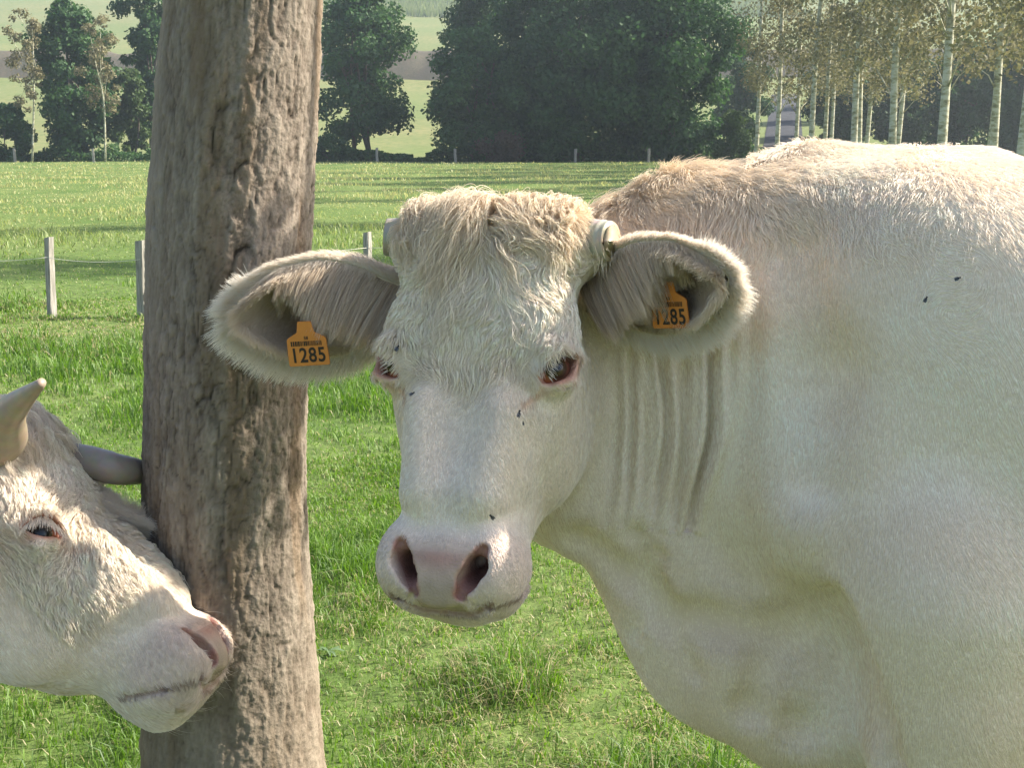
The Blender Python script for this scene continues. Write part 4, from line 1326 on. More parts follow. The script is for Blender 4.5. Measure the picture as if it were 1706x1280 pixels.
leafy_tree("oak_tree", "dark tree between the rounded tree and the broad dark tree", "tree", gpt(880, 97), 13, 7.5, .3, 15000, .36, D1, D2, 1, .3, gw, 26)
# thin pale stems at the left
def slim_tree(u, d, h, label):
    root = leafy_tree("birch_tree", label, "tree", gpt(u, d), h, 3.0, h * .35, 1500, .22, O1, O2_, 1, .085, "slim pale stemmed trees at the left", 12, shape='col')
    for ch in root.children:
        if ch.name.startswith("trunk"): ch.data.materials[0] = M_POP
    return root
def poplar_mat():
    m, N, L, out = nodes_of("poplar_bark")
    tc = N("TexCoord"); mp = N("Mapping"); mp.inputs["Scale"].default_value = (1.2, 1.2, 3.0)
    nz = N("TexNoise"); nz.inputs["Scale"].default_value = 2.2; nz.inputs["Detail"].default_value = 6; nz.inputs["Roughness"].default_value = .65
    L(tc.outputs["Object"], mp.inputs[0]); L(mp.outputs[0], nz.inputs["Vector"])
    cr = N("ValToRGB"); cr.color_ramp.elements[0].position = .36; cr.color_ramp.elements[0].color = (.15, .14, .08, 1)
    cr.color_ramp.elements[1].position = .58; cr.color_ramp.elements[1].color = (.52, .50, .40, 1)
    e = cr.color_ramp.elements.new(.47); e.color = (.36, .34, .22, 1)
    L(nz.outputs[0], cr.inputs[0])
    p = N("BsdfPrincipled"); p.inputs["Roughness"].default_value = .85; L(cr.outputs[0], p.inputs["Base Color"]); L(p.outputs[0], out.inputs["Surface"])
    return m
M_POP = poplar_mat()
slim_tree(66, 89, 10.5, "slim pale stemmed tree with thin brownish leaves nearest the left edge")
slim_tree(186, 89, 10.0, "slim pale stemmed tree with thin brownish leaves in front of the dark left tree")
# poplar rows: three shapes share their meshes
protos = []
for k in range(4):
    LV.clear(); LF.clear()
    h = 20.0; zz = np.linspace(-.2, h, 16)
    px_ = .12 * noise3(zz / 5, 0 * zz, 0 * zz, 40 + k) * (zz / h); py_ = .12 * noise3(zz / 5, 0 * zz, 0 * zz, 50 + k)
    add_tube(np.stack([px_, py_, zz], 1), .155 * (1 - zz / h * .85), 12)
    cen, rad = [], []
    for i in range(90):
        t = rng.random() ** .9; a = rng.uniform(0, 6.283); q = rng.uniform(.15, 1.0) * (2.2 - 1.0 * t)
        z0 = 3.3 + 15.8 * t
        c_ = vec(math.cos(a) * q, math.sin(a) * q, z0 + q * .5); cen.append(c_); rad.append((.60, .60, .55))
        if i % 3 == 0: add_tube(np.array([vec(0, 0, z0 - .5), c_ * vec(.5, .5, 1) - vec(0, 0, .3), c_]), np.array([.035, .022, .008]), 5)
    tm = np_mesh("trunk", np.concatenate(LV), LF[0::3] + LF[1::3] + LF[2::3], M_POP)
    cm = leaf_cloud("crown", cen, rad, 5600, .17, O1, O2_ if k % 2 else mixc(O2_[None], B2[None], [.35])[0], rng, M_FARLEAF)
    protos.append((tm, cm))
ordn = ["first", "second", "third", "fourth", "fifth", "sixth", "seventh", "eighth", "ninth", "tenth", "eleventh", "twelfth", "thirteenth", "fourteenth", "fifteenth"]
def poplar(x, y, k, label, sc=1.0):
    root = bpy.data.objects.new("poplar_tree", None); COL.objects.link(root)
    root.location = (x, y, float(terrain(np.array([x]), np.array([y]))[0]))
    root.rotation_euler = (rng.normal(0, .012), rng.normal(0, .012), rng.uniform(0, 6.28)); root.scale = (sc, sc, sc * rng.uniform(.92, 1.08))
    tag(root, label, "tree", "poplars in rows on the right")
    put("trunk", protos[k % 4][0], root); put("crown", protos[k % 4][1], root)
k = 0
for row, (x0, ys) in enumerate(((14.3, [19.0, 26.5, 35.5, 41.0, 48.0, 54.5, 62, 69, 77]), (18.2, [40, 47.5, 54, 61, 68, 76, 84]), (22.0, [51, 58, 65, 73, 81, 90]))):
    vis = 0
    for y in ys:
        x = x0 + (y - 40) * .02 + rng.normal(0, .12)
        u = 853 + F_PX * x / y
        inview = 0 < u < 1706 and y > 4
        if inview: vis += 1
        rn = ["near", "middle", "far"][row]
        lab = f"pale trunked poplar, {ordn[vis - 1]} from the right in the {rn} row behind the cow's back" if inview else "poplar beyond the right edge whose shadow falls across the pasture"
        poplar(float(x), float(y), k, lab, rng.uniform(.92, 1.06)); k += 1
# dark wood behind the poplars
for i, (u, d, h, w) in enumerate(((1385, 118, 9, 7), (1500, 112, 8.5, 8), (1590, 106, 9, 8), (1680, 100, 10, 8), (1760, 96, 10, 8), (1222, 122, 10, 6))):
    where = ["left of the middle of the poplars", "in the middle of the poplars", "right of the middle of the poplars", "at the right edge behind the poplars", "beyond the right edge", "left of the lane"][i]
    leafy_tree("oak_tree", f"dark tree in shade behind the trunks {where}", "tree", gpt(u, d), h, w, .3, 9000, .40, D1 * .9, D2 * .8, 1, .2, "dark trees behind the poplars", 22)
for i, yy in enumerate((112, 126, 141, 157)):  # trees added on the sun side so their shadows stripe the lane
    xx = yy * .2165 + 5.2
    leafy_tree("oak_tree", f"{ordn[i]} tree added to shade the lane, on its right side behind the poplars", "tree", vec(xx, yy, float(terrain(np.array([xx]), np.array([yy]))[0])), 8.5, 5.5, .6, 8000, .36, D1, D2, 1, .16, "dark trees behind the poplars", 18)
# hedge line at the foot of the wood
n = 26000
u = rng.uniform(-60, 1330, n); d = rng.uniform(90.5, 94.5, n)
hx = (u - 853) / F_PX * d
hh = (.55 + .45 * fbm(hx / 2.2, 0 * hx, 0 * hx, 77, 2)) * 1.5 * np.where((u > 690) & (u < 712), .4, 1) * np.where((u > 210) & (u < 255), .5, 1) * np.where(u > 700, 1.25, 1)
P = np.stack([hx, d, terrain(hx, d) + rng.random(n) ** .8 * hh], 1)
nn = unit(rng.normal(0, 1, (n, 3))); t_ = unit(np.cross(nn, rng.normal(0, 1, (n, 3)))); b_ = np.cross(nn, t_)
s = .24 * rng.uniform(.6, 1.4, n)[:, None]
Vh = np.stack([P - t_ * s * .5, P + b_ * s * .34, P + t_ * s * .5, P - b_ * s * .34], 1).reshape(-1, 3)
hc = mixc(np.tile(D1, (n, 1)), np.tile(D2, (n, 1)), rng.random(n))
tag(put("undergrowth", np_mesh("undergrowth", Vh, np.arange(n * 4).reshape(n, 4), M_FARLEAF, smooth=False, cols=np.repeat(hc, 4, 0))), kind="stuff")
# maize on top of the hill
n = 15000
mx = rng.uniform(-75, 70, n); my = np.round(rng.uniform(296, 345, n) / 1.6) * 1.6 + rng.normal(0, .12, n)
mz = terrain(mx, my); mh = rng.uniform(1.3, 2.3, n); ma = rng.uniform(0, 6.28, n)
bw = .22
Vm = np.zeros((n, 3, 3)); Vm[:, 0] = np.stack([mx - bw * np.cos(ma), my - bw * np.sin(ma), mz], 1); Vm[:, 1] = np.stack([mx + bw * np.cos(ma), my + bw * np.sin(ma), mz], 1)
Vm[:, 2] = np.stack([mx + .5 * np.cos(ma * 3), my + .5 * np.sin(ma * 3), mz + mh], 1)
mc = mixc(np.tile(vec(.12, .17, .05), (n, 1)), np.tile(vec(.22, .25, .10), (n, 1)), rng.random(n))
tag(put("maize", np_mesh("maize", Vm.reshape(-1, 3), np.arange(n * 3).reshape(n, 3), M_FARLEAF, smooth=False, cols=np.repeat(mc, 3, 0))), kind="stuff")

# ---------------------------------------------------------------- fences
def wood_mat():
    m, N, L, out = nodes_of("weathered_wood")
    tc = N("TexCoord"); mp = N("Mapping"); mp.inputs["Scale"].default_value = (40, 40, 3)
    nz = N("TexNoise"); nz.inputs["Scale"].default_value = 2; nz.inputs["Detail"].default_value = 6
    L(tc.outputs["Object"], mp.inputs[0]); L(mp.outputs[0], nz.inputs["Vector"])
    cr = N("ValToRGB"); cr.color_ramp.elements[0].position = .3; cr.color_ramp.elements[0].color = (.17, .155, .13, 1)
    cr.color_ramp.elements[1].position = .7; cr.color_ramp.elements[1].color = (.40, .375, .33, 1)
    L(nz.outputs[0], cr.inputs[0])
    p = N("BsdfPrincipled"); p.inputs["Roughness"].default_value = .9; L(cr.outputs[0], p.inputs["Base Color"])
    b = N("Bump"); b.inputs["Strength"].default_value = .5; b.inputs["Distance"].default_value = .004; L(nz.outputs[0], b.inputs["Height"]); L(b.outputs[0], p.inputs["Normal"])
    L(p.outputs[0], out.inputs["Surface"])
    return m
M_WOOD = wood_mat(); M_WIRE = simple_mat("fence_wire", (.62, .60, .52), .5)
def post_mesh(w, dp, h, seed, rot):
    bm = bmesh.new()
    r = np.random.default_rng(seed)
    rings = []
    for z in np.linspace(-.15, h, 7):
        j = r.normal(0, .035, (8, 2)) * min(w, dp)
        k = 1 - .04 * z / h
        sq = [(-.5, -.42), (-.42, -.5), (.42, -.5), (.5, -.42), (.5, .42), (.42, .5), (-.42, .5), (-.5, .42)]
        ring = []
        for (a, b), jj in zip(sq, j):
            x, y = a * w * k + jj[0] + .012 * math.sin(z * 3 + seed), b * dp * k + jj[1]
            ring.append(bm.verts.new((x * math.cos(rot) - y * math.sin(rot), x * math.sin(rot) + y * math.cos(rot), z + (.012 * a if z > h - .01 else 0))))
        rings.append(ring)
    for a, b in zip(rings[:-1], rings[1:]):
        for i in range(8): bm.faces.new((a[i], a[(i + 1) % 8], b[(i + 1) % 8], b[i]))
    bm.faces.new(rings[-1]); bm.faces.new(rings[0][::-1])
    me = bpy.data.meshes.new("fence_post"); bm.to_mesh(me); bm.free(); me.materials.append(M_WOOD)
    return me
fence = bpy.data.objects.new("wire_fence", None); COL.objects.link(fence); fence.location = (0, 10, 0)
tag(fence, "low fence of weathered wooden posts and one thin wire across the pasture", "fence")
fp = []
for i, (u, d, h, w) in enumerate(((-85, 10.2, .66, .070), (82, 10.2, .665, .060), (237, 10.25, .64, .085), (612, 11.7, .60, .062), (990, 13.2, .62, .07), (1320, 14.6, .62, .07))):
    b = gpt(u, d); fp.append((b, h))
    o = put("fence_post", post_mesh(w, w, h, i + 3, math.radians(-32)), fence)
    o.location = Vector(b) - Vector(fence.location)
    o.rotation_euler = (rng.normal(0, .012), rng.normal(0, .02), 0)
LV.clear(); LF.clear()
for (a, ha), (b, hb) in zip(fp[:-1], fp[1:]):
    t = np.linspace(0, 1, 12)[:, None]
    pts = (a + vec(.0, -.045, ha * .76)) * (1 - t) + (b + vec(0, -.045, hb * .76)) * t - vec(0, 0, 1) * (.03 * 4 * t * (1 - t)) - vec(*fence.location)
    add_tube(pts, np.full(12, .0019), 6)
put("wire", np_mesh("wire", np.concatenate(LV), LF[0::3] + LF[1::3] + LF[2::3], M_WIRE), fence)
farf = bpy.data.objects.new("post_fence", None); COL.objects.link(farf); farf.location = (0, 88, 0)
tag(farf, "row of small pale posts at the far pasture edge before the wood", "fence")
for i, u in enumerate((38, 167, 632, 957, 1077, 300, 430, 760)):
    o = put("fence_post", post_mesh(.17, .17, .95, 20 + i, .3), farf); o.location = Vector(gpt(u, 88)) - Vector(farf.location)
# ---------------------------------------------------------------- the near cow, built
rng = np.random.default_rng(21)
F, HW, hlocal = build_main_field()
_c = np.array([HW((a, b, d)) for a in (-.15, .15) for b in (-.04, .26) for d in (-.03, .56)])
_lo, _hi = _c.min(0), _c.max(0)
_h, _H = .0036, .016
V, Fq = F.mesh(axis([(_lo[0] - .12, _lo[0], _H), (_lo[0], .38, _h), (.38, 2.2, _H)]),
               axis([(min(_lo[1], 1.25) - .06, 1.27, _H), (1.27, 1.80, _h), (1.80, 2.25, _H)]),
               axis([(-.02, _lo[2], _H), (_lo[2], _hi[2], _h), (_hi[2], 1.56, _H)]))
HAXc = HR @ vec(0, .05, .27) + HO
def head_w(P):
    lx, ly, lt = hlocal(P[:, 0], P[:, 1], P[:, 2])
    return (1 - sstep(.13, .16, np.abs(lx))) * (1 - sstep(.20, .27, ly)) * sstep(-.06, -.03, lt) * (1 - sstep(.58, .6, lt))
def main_tan(P):
    x, y, z = P.T
    top = np.interp(x, [.0, .1, .2, .3, .5, .7, 2.5], [1.33, 1.36, 1.375, 1.39, 1.40, 1.40, 1.40])
    crest = sstep(.085, .0, top - z) * (1 - sstep(.20, .46, x)) * sstep(.02, .12, x)
    lx, ly, lt = hlocal(x, y, z)
    poll = head_w(P) * (1 - sstep(.04, .13, lt)) * .95
    dew = .75 * sstep(1.02, .80, z) * sstep(.46, .36, x) * sstep(.04, .12, x) * np.clip(.55 + fbm(x * 7, y * 7, z * 7, 77, 2), .1, 1)
    return np.maximum.reduce([crest * .7, poll * .8, dew * .8])
hm = head_w(V)
cols, bare = hide_colour(V, hlocal, hm, main_tan(V), rng, True)
cow = put("cow", np_mesh("cow", V, Fq, M_SKIN, cols=cols, alpha=1 - bare))
tag(cow, "large white cow facing the camera with orange tags in both ears and sawn off horns", "cow", "white cows at the tree")
fc = V[Fq].mean(1)
f_hm = head_w(fc); f_bare = bare[Fq].mean(1)
_ln = unit(np.cross(V[Fq[:, 2]] - V[Fq[:, 0]], V[Fq[:, 3]] - V[Fq[:, 1]]))
colour = lambda P: hide_colour(P, hlocal, head_w(P), main_tan(P), rng)[0]

# short coat of body and neck; dense where it can be seen from the front
flx, fly, flt = hlocal(fc[:, 0], fc[:, 1], fc[:, 2])
near = np.clip(.25 - _ln[:, 1], .05, 1) * (fc[:, 0] < .85) + .12 * (fc[:, 0] >= .85)
near = np.maximum(near, (_ln[:, 2] > .3) * (fc[:, 0] < 1.0))
body_w = (1 - f_hm) * near * (fc[:, 2] > .35) * (1 + .6 * (fc[:, 0] < .4))
def comb_body(P, N):
    x, y, z = P.T
    a = fbm(x * 5, y * 5, z * 5, 41, 2) * 1.1 + fbm(x * 22, y * 22, z * 22, 42, 2) * .5
    base = .12 + .55 * sstep(.30, .65, x)
    dx, dz = base + np.sin(a) * .7, -np.cos(a)
    for (u_, v_, r_, sg_) in ((1566, 520, .035, 1), (1610, 455, .03, -1), (1480, 330, .05, 1)):      # hair whorls of the shoulder
        q_ = at(u_, v_, 1.475); ax, az = x - q_[0], z - q_[2]
        w_ = np.exp(-(ax * ax + az * az) / (r_ * r_)) * 2.6 * (y < 1.7)
        dx = dx + w_ * (-az / r_) * sg_; dz = dz + w_ * (ax / r_) * sg_
    return np.stack([dx, np.full(len(x), -.05), dz], 1)
coat("coat", cow, V, Fq, dict(weight=body_w, n=240000, k=5, comb=comb_body, lift=.15, droop=.05, clump=6, cl0=.0, cl1=.35,
     length=lambda P: rng.uniform(.009, .016, len(P)) * (1 - .35 * sstep(.08, .14, P[:, 0]) * sstep(.38, .30, P[:, 0]) * sstep(1.34, 1.28, P[:, 2]))  * (1 + .2 * sstep(.5, .8, P[:, 0]) * sstep(1.2, 1.35, P[:, 2])), colour=colour, rad=(.00022, .0004)), rng)
# mane along the crest
x, y, z = fc.T
top = np.interp(x, [.0, .1, .2, .3, .5, .7, 2.5], [1.33, 1.355, 1.365, 1.38, 1.39, 1.395, 1.395])
mane_w = (1 - f_hm) * sstep(.10, .01, top - z) * (x > .03) * (1 - sstep(.35, .65, x)) * (_ln[:, 2] > -.2) * (y < 2.0)
def comb_mane(P, N):
    a = fbm(P[:, 0] * 14, P[:, 1] * 14, P[:, 2] * 14, 51, 2) * 1.6
    return np.stack([.5 + np.sin(a), np.full(len(P), -.55), -np.abs(np.cos(a)) * .9], 1)
coat("mane", cow, V, Fq, dict(weight=mane_w, n=26000, k=8, comb=comb_mane, lift=lambda P: rng.uniform(.2, .8, len(P)), droop=.35, clump=14, cl0=.1, cl1=.7,
     length=lambda P: rng.uniform(.025, .055, len(P)) * (1 - .6 * sstep(.22, .5, P[:, 0])), colour=colour, curl=lambda P: (np.full(len(P), .45), 5.0)), rng)
# face
face_w = f_hm * (1 - sstep(.15, .6, f_bare)) * (1 + .8 * (fly < .08))
comb_f = lambda P, N: comb_head(P, N, *hlocal(P[:, 0], P[:, 1], P[:, 2]), HR, rng)
def len_face(P):
    lx, ly, lt = hlocal(P[:, 0], P[:, 1], P[:, 2])
    front = 1 - sstep(.03, .10, ly)
    return rng.uniform(.8, 1.25, len(P)) * (.008 + .014 * front * (1 - sstep(.16, .30, lt)) - .002 * sstep(.42, .46, lt))
coat("face_hair", cow, V, Fq, dict(weight=face_w, n=110000, k=6, comb=comb_f, lift=.22, droop=.1, clump=9, cl0=.2, cl1=.7, length=len_face, colour=colour, c0=.84, s0=.86, rad=(.0002, .00036)), rng)
# long poll hair: parted above the right eye, hangs down the forehead in locks, curls on the right
poll_w = f_hm * sstep(.105, .03, flt + .3 * np.maximum(0, fly - .07)) * (fly < .15) * (np.abs(flx) < .114)
CURLS = [(.030, .128, .020, 1), (.062, .118, .018, -1), (.085, .095, .018, 1), (.045, .090, .016, -1), (-.070, .105, .020, 1)]
def flow_poll(g, ph, f):
    lx, ly, lt = hlocal(g[:, 0], g[:, 1], g[:, 2])
    part = .012 + .06 * lt
    side = lx - part
    dx = np.where(side > 0, 1.35 * np.exp(-side / .10) * (1 - .6 * sstep(.08, .13, lt)) + .1, -.28 - 2.2 * np.abs(side).clip(0, .12) * sstep(.0, .1, -side))
    dx = dx * (1 - .35 * f) + .75 * fbm(lx * 20, ly * 10, lt * 20, 61, 2) + .35 * np.sin(ph + f * 7.0)
    dt = 1.0 - .9 * sstep(.03, .13, side) * (1 - sstep(.03, .08, lt)) - .5 * (side > 0) * (1 - sstep(.06, .11, lt))
    for (cx, ct, r, sg) in CURLS:
        ax, at_ = lx - cx, lt - ct
        w = np.exp(-(ax * ax + at_ * at_) / (r * r)) * 2.2
        dx = dx + w * (-at_ / r) * sg; dt = dt + w * (ax / r) * sg
    return np.stack([dx, np.where(lt < .05, -.9, -.1), dt], 1) @ HR.T
P, Nn, _ = tri_sample(V, Fq, poll_w, 26000, rng)
lx, ly, lt = hlocal(*P.T)
ln = rng.uniform(.45, 1.15, len(P)) * (.045 + .100 * np.exp(-((lx + .010) / .050) ** 2) * (1 - sstep(.05, .1, lt))) * (1 - .35 * sstep(.06, .11, np.abs(lx)))
H, ci = guided(F, P, Nn, flow_poll, ln, 18, .013, 10, rng, spread=1.0, cl=(.0, .85))
cc = mixc(colour(P), np.tile(WHITE, (len(P), 1)), rng.random(len(P)) * .35) * (.80 + .28 * _hash(ci, ci * 5 + 1, ci * 11, 9))[:, None]
hair_curves("poll_hair", H, rng.uniform(.00022, .00042, len(P)), np.clip(cc * 1.08, 0, .86), M_THIN, cow)
# wavy forehead hair
fw = f_hm * sstep(.05, .09, flt) * (1 - sstep(.19, .27, flt)) * (fly < .05) * (1 - sstep(.1, .5, f_bare)) * (1 - np.exp(-(((np.abs(flx) - .096) / .042) ** 2 + ((flt - .234) / .044) ** 2)))
def flow_fore(g, ph, f):
    lx, ly, lt = hlocal(g[:, 0], g[:, 1], g[:, 2])
    sw = fbm(lx * 15, ly * 15, lt * 15, 71, 2) * 1.5 * sstep(.0, .05, np.abs(lx + .01)) + .28 * np.sin(lt * 130 + ph * .25) + lx * 8 * (1 - sstep(.14, .24, lt))
    dx, dt = np.sin(sw), np.cos(sw)
    for (cx, ct, r, sg) in CURLS + [(-.03, .15, .022, -1), (.05, .175, .024, 1), (-.065, .17, .022, 1)]:
        ax, at_ = lx - cx, lt - ct
        w = np.exp(-(ax * ax + at_ * at_) / (r * r)) * 1.5
        dx = dx + w * (-at_ / r) * sg; dt = dt + w * (ax / r) * sg
    return np.stack([dx, np.full(len(g), -.05), dt], 1) @ HR.T
P, Nn, _ = tri_sample(V, Fq, fw, 30000, rng)
lx, ly, lt = hlocal(*P.T)
ln = rng.uniform(.6, 1.25, len(P)) * (.026 - .010 * sstep(.12, .24, lt) + .024 * np.exp(-(lx / .025) ** 2))
H, ci = guided(F, P, Nn, flow_fore, ln, 12, .0035, 10, rng, spread=.6, cl=(.0, .55))
cc = colour(P) * (.90 + .17 * _hash(ci, ci * 5 + 1, ci * 11, 9))[:, None]
hair_curves("forehead_hair", H, rng.uniform(.0002, .00038, len(P)), np.clip(cc * 1.08, 0, .86), M_HAIR, cow)

# long wavy strands down the middle of the forehead
lw = f_hm * np.exp(-((flx + .008) / .034) ** 2) * sstep(.04, .07, flt) * (1 - sstep(.13, .17, flt)) * (fly < .03)
def flow_lock(g, ph, f):
    lx, ly, lt = hlocal(g[:, 0], g[:, 1], g[:, 2])
    sw = .55 * np.sin(lt * 95 + ph) + 1.2 * fbm(lx * 16, ly * 8, lt * 16, 83, 2) + lx * 3
    return np.stack([np.sin(sw), np.full(len(g), -.05), np.cos(sw)], 1) @ HR.T
P, Nn, _ = tri_sample(V, Fq, lw, 5200, rng)
ln = rng.uniform(.045, .105, len(P))
H, ci = guided(F, P, Nn, flow_lock, ln, 16, .007, 14, rng, spread=.7, cl=(.2, .9))
cc = mixc(colour(P), np.tile(CREAM, (len(P), 1)), rng.random(len(P)) * .5) * (.84 + .22 * _hash(ci, ci * 5 + 1, ci * 11, 9))[:, None]
hair_curves("forelock", H, rng.uniform(.0002, .00038, len(P)), np.clip(cc * 1.06, 0, .86), M_HAIR, cow)

# ears
cam_p = vec(0, 0, CAM_H)
ears = []
for s, root, tip in ((-1, at(694, 504, 1.73), at(386, 528, 1.70)), (1, at(968, 500, 1.68), at(1214, 462, 1.53))):
    mid = (root + tip) / 2
    nrm = unit(unit(cam_p - mid) + vec(0, 0, -.30) + vec(-s * .0, 0, 0))
    ears.append(make_ear(cow, root, tip, nrm, 1.0 if s < 0 else .93, rng, True))
# tags
make_tag(cow, at(511, 573, 1.668), at(560, 574, 1.63) - at(460, 580, 1.64), vec(0, -.1, 1))
make_tag(cow, at(1114, 508, 1.592), at(1160, 512, 1.53) - at(1060, 514, 1.59), vec(.0, -.1, 1))
# eyes with lashes
for s in (-1, 1):
    w, u, v = eye_axes(s)
    E = HW((s * EYE_C[0], EYE_C[1], EYE_C[2]))
    make_eye(cow, E, HR @ unit(w * .9 + vec(-s * .15, -.45, .05)), HR @ u)
    n = 50
    a = rng.uniform(-1, 1, n)
    loc = vec(s * EYE_C[0], EYE_C[1], EYE_C[2]) + w * (.0255 - .006 * a[:, None] ** 2) - u * (-.024 * a[:, None]) + v * (.0185 * (1 - a[:, None] ** 2) - .002 + rng.normal(0, .0012, (n, 1)))
    ln = rng.uniform(.007, .014, n)[:, None, None]
    t = np.linspace(0, 1, 6)[None, :, None]
    d0 = unit(w * 1.0 + v * .25 + u * (.5 * a[:, None]) + rng.normal(0, .15, (n, 3)))
    Hh = loc[:, None] + d0[:, None] * t * ln * .8 - (v + 0 * u)[None, None] * (t ** 1.7) * ln * .75
    Hh = Hh @ HR.T + HO
    hair_curves("eyelashes", Hh, rng.uniform(.0002, .00035, n), np.tile(WHITE, (n, 1)), M_HAIR, cow)
# sawn off horns
for s in (-1, 1):
    p0, p1 = (at(600 if s < 0 else 945, 410 if s < 0 else 372, 1.72 if s < 0 else 1.67), None)
    base = HW((s * .095, .070, .050)); end = HW((s * (.162 if s > 0 else .156), .052, .056 if s > 0 else .050))
    make_horn(cow, [base, base * .5 + end * .5, end], [.033, .0295, .0265], True, rng, (.43, .37, .29), (.34, .29, .22))
# ---------------------------------------------------------------- the horned cow at the left edge
rng = np.random.default_rng(33)
R2 = head_frame(math.radians(43.5), math.radians(85), math.radians(0))
R2 = np.array(Matrix.Rotation(math.radians(-13), 3, Vector((.97, -.22, 0)))) @ R2
O2 = at(61, 899, 1.75) - R2 @ vec(-.106, .040, .235)
F2 = Field()
W2, local2 = add_head(F2, O2, R2, closed=.15, slim=.90)
nk0 = W2((0, .13, .10))
add_cone(F2, nk0 + vec(.02, .02, -.02), nk0 + vec(-.45, .12, .02), .125, .19, .06)
add_cone(F2, nk0 + vec(-.05, .02, -.10), nk0 + vec(-.45, .12, -.20), .085, .15, .06)
for (c, r) in (((-.75, .14, .02), (.40, .27, .33)), ((-1.15, .14, -.02), (.55, .34, .36)), ((-1.7, .14, .02), (.45, .28, .33))):
    add_ell(F2, nk0 + vec(*c), r, .12)
for dx, dy in ((-.68, -.02), (-.66, .30), (-1.85, -.03), (-1.84, .30)):
    b = nk0 + vec(dx, dy, 0)
    add_cone(F2, (b[0], b[1], nk0[2] - .10), (b[0] - .02, b[1], .42), .13, .065, .07)
    add_cone(F2, (b[0] - .02, b[1], .44), (b[0], b[1], .12), .058, .042, .03)
    add_cone(F2, (b[0], b[1], .12), (b[0] + .03, b[1], .035), .046, .054, .02)
_c = np.array([W2((a, b, d)) for a in (-.15, .15) for b in (-.04, .26) for d in (-.03, .56)])
_lo, _hi = _c.min(0), _c.max(0)
V2, Fq2 = F2.mesh(axis([(_lo[0] - 2.2, _lo[0], .02), (_lo[0], _hi[0] + .02, .0042)]),
                  axis([(_lo[1] - .35, _lo[1], .02), (_lo[1], _hi[1], .0042), (_hi[1], _hi[1] + .45, .02)]),
                  axis([(-.02, _lo[2], .02), (_lo[2], _hi[2], .0042), (_hi[2], _hi[2] + .3, .02)]))
def head_w2(P):
    lx, ly, lt = local2(P[:, 0], P[:, 1], P[:, 2])
    return (1 - sstep(.13, .16, np.abs(lx))) * (1 - sstep(.20, .27, ly)) * sstep(-.06, -.03, lt) * (1 - sstep(.58, .6, lt))
def tan2(P):
    lx, ly, lt = local2(P[:, 0], P[:, 1], P[:, 2])
    return head_w2(P) * (.30 * (1 - sstep(.05, .16, lt)) + .25 * sstep(.15, .2, lt) * (1 - sstep(.26, .34, lt)))
cols2, bare2 = hide_colour(V2, local2, head_w2(V2), tan2(V2), rng, True)
cow2 = put("cow", np_mesh("cow", V2, Fq2, M_SKIN, cols=cols2, alpha=1 - bare2))
tag(cow2, "horned white cow at the left edge with lowered head resting beside the tree trunk", "cow", "white cows at the tree")
fc2 = V2[Fq2].mean(1); hm2 = head_w2(fc2); b2 = bare2[Fq2].mean(1)
lx2, ly2, lt2 = local2(*fc2.T)
col2 = lambda P: hide_colour(P, local2, head_w2(P), tan2(P), rng)[0]
comb2 = lambda P, N: comb_head(P, N, *local2(P[:, 0], P[:, 1], P[:, 2]), R2, rng)
def len2(P):
    lx, ly, lt = local2(*P.T)
    return rng.uniform(.8, 1.3, len(P)) * (.009 + .010 * (1 - sstep(.30, .40, lt)) * (1 - sstep(.08, .14, ly)))
coat("face_hair", cow2, V2, Fq2, dict(weight=hm2 * (1 - sstep(.15, .6, b2)), n=75000, k=6, comb=comb2, lift=.30, droop=.1, clump=11, cl0=.2, cl1=.8, length=len2, colour=col2, c0=.86, s0=.88, rad=(.00022, .0004)), rng)
w_ = (1 - hm2) * (fc2[:, 0] > nk0[0] - .4)
coat("coat", cow2, V2, Fq2, dict(weight=w_, n=16000, k=5, comb=lambda P, N: np.tile(vec(-.6, 0, -.8), (len(P), 1)), lift=.2, length=lambda P: rng.uniform(.012, .022, len(P)), colour=col2, clump=8), rng)
# tousled tuft between the horns and wavy forehead
def flow2(g, ph, f):
    lx, ly, lt = local2(g[:, 0], g[:, 1], g[:, 2])
    sw = fbm(lx * 18, ly * 18, lt * 18, 91, 2) * 2.6 + .6 * np.sin(ph + f * 4) + lx * 5
    return np.stack([np.sin(sw), np.where(lt < .04, -.7, -.1), np.cos(sw) * .9 + .25], 1) @ R2.T
pw2 = hm2 * sstep(.13, .05, lt2) * (np.abs(lx2) < .10) * (ly2 < .15)
P, Nn, _ = tri_sample(V2, Fq2, pw2, 16000, rng)
ln = rng.uniform(.035, .075, len(P))
H, ci = guided(F2, P, Nn, flow2, ln, 14, .016, 13, rng, spread=.5, cl=(.1, .85))
cc = col2(P) * (.80 + .3 * _hash(ci, ci * 5 + 1, ci * 11, 9))[:, None]
hair_curves("poll_hair", H, rng.uniform(.00025, .00042, len(P)), np.clip(cc * 1.06, 0, .86), M_THIN, cow2)
fw2 = hm2 * sstep(.10, .16, lt2) * (1 - sstep(.33, .40, lt2)) * (ly2 < .10) * (1 - sstep(.1, .5, b2)) * (1 - np.exp(-(((np.abs(lx2) - .098) / .040) ** 2 + ((lt2 - .234) / .040) ** 2)))
P, Nn, _ = tri_sample(V2, Fq2, fw2, 26000, rng)
ln = rng.uniform(.012, .028, len(P))
def flow3(g, ph, f):
    lx, ly, lt = local2(g[:, 0], g[:, 1], g[:, 2])
    sw = fbm(lx * 14, ly * 14, lt * 14, 95, 2) * 2.2 + .35 * np.sin(ph + f * 3)
    return np.stack([np.sin(sw) + .6 * np.sign(lx), np.full(len(g), .1), np.cos(sw)], 1) @ R2.T
H, ci = guided(F2, P, Nn, flow3, ln, 10, .005, 12, rng, spread=.5, cl=(.0, .6))
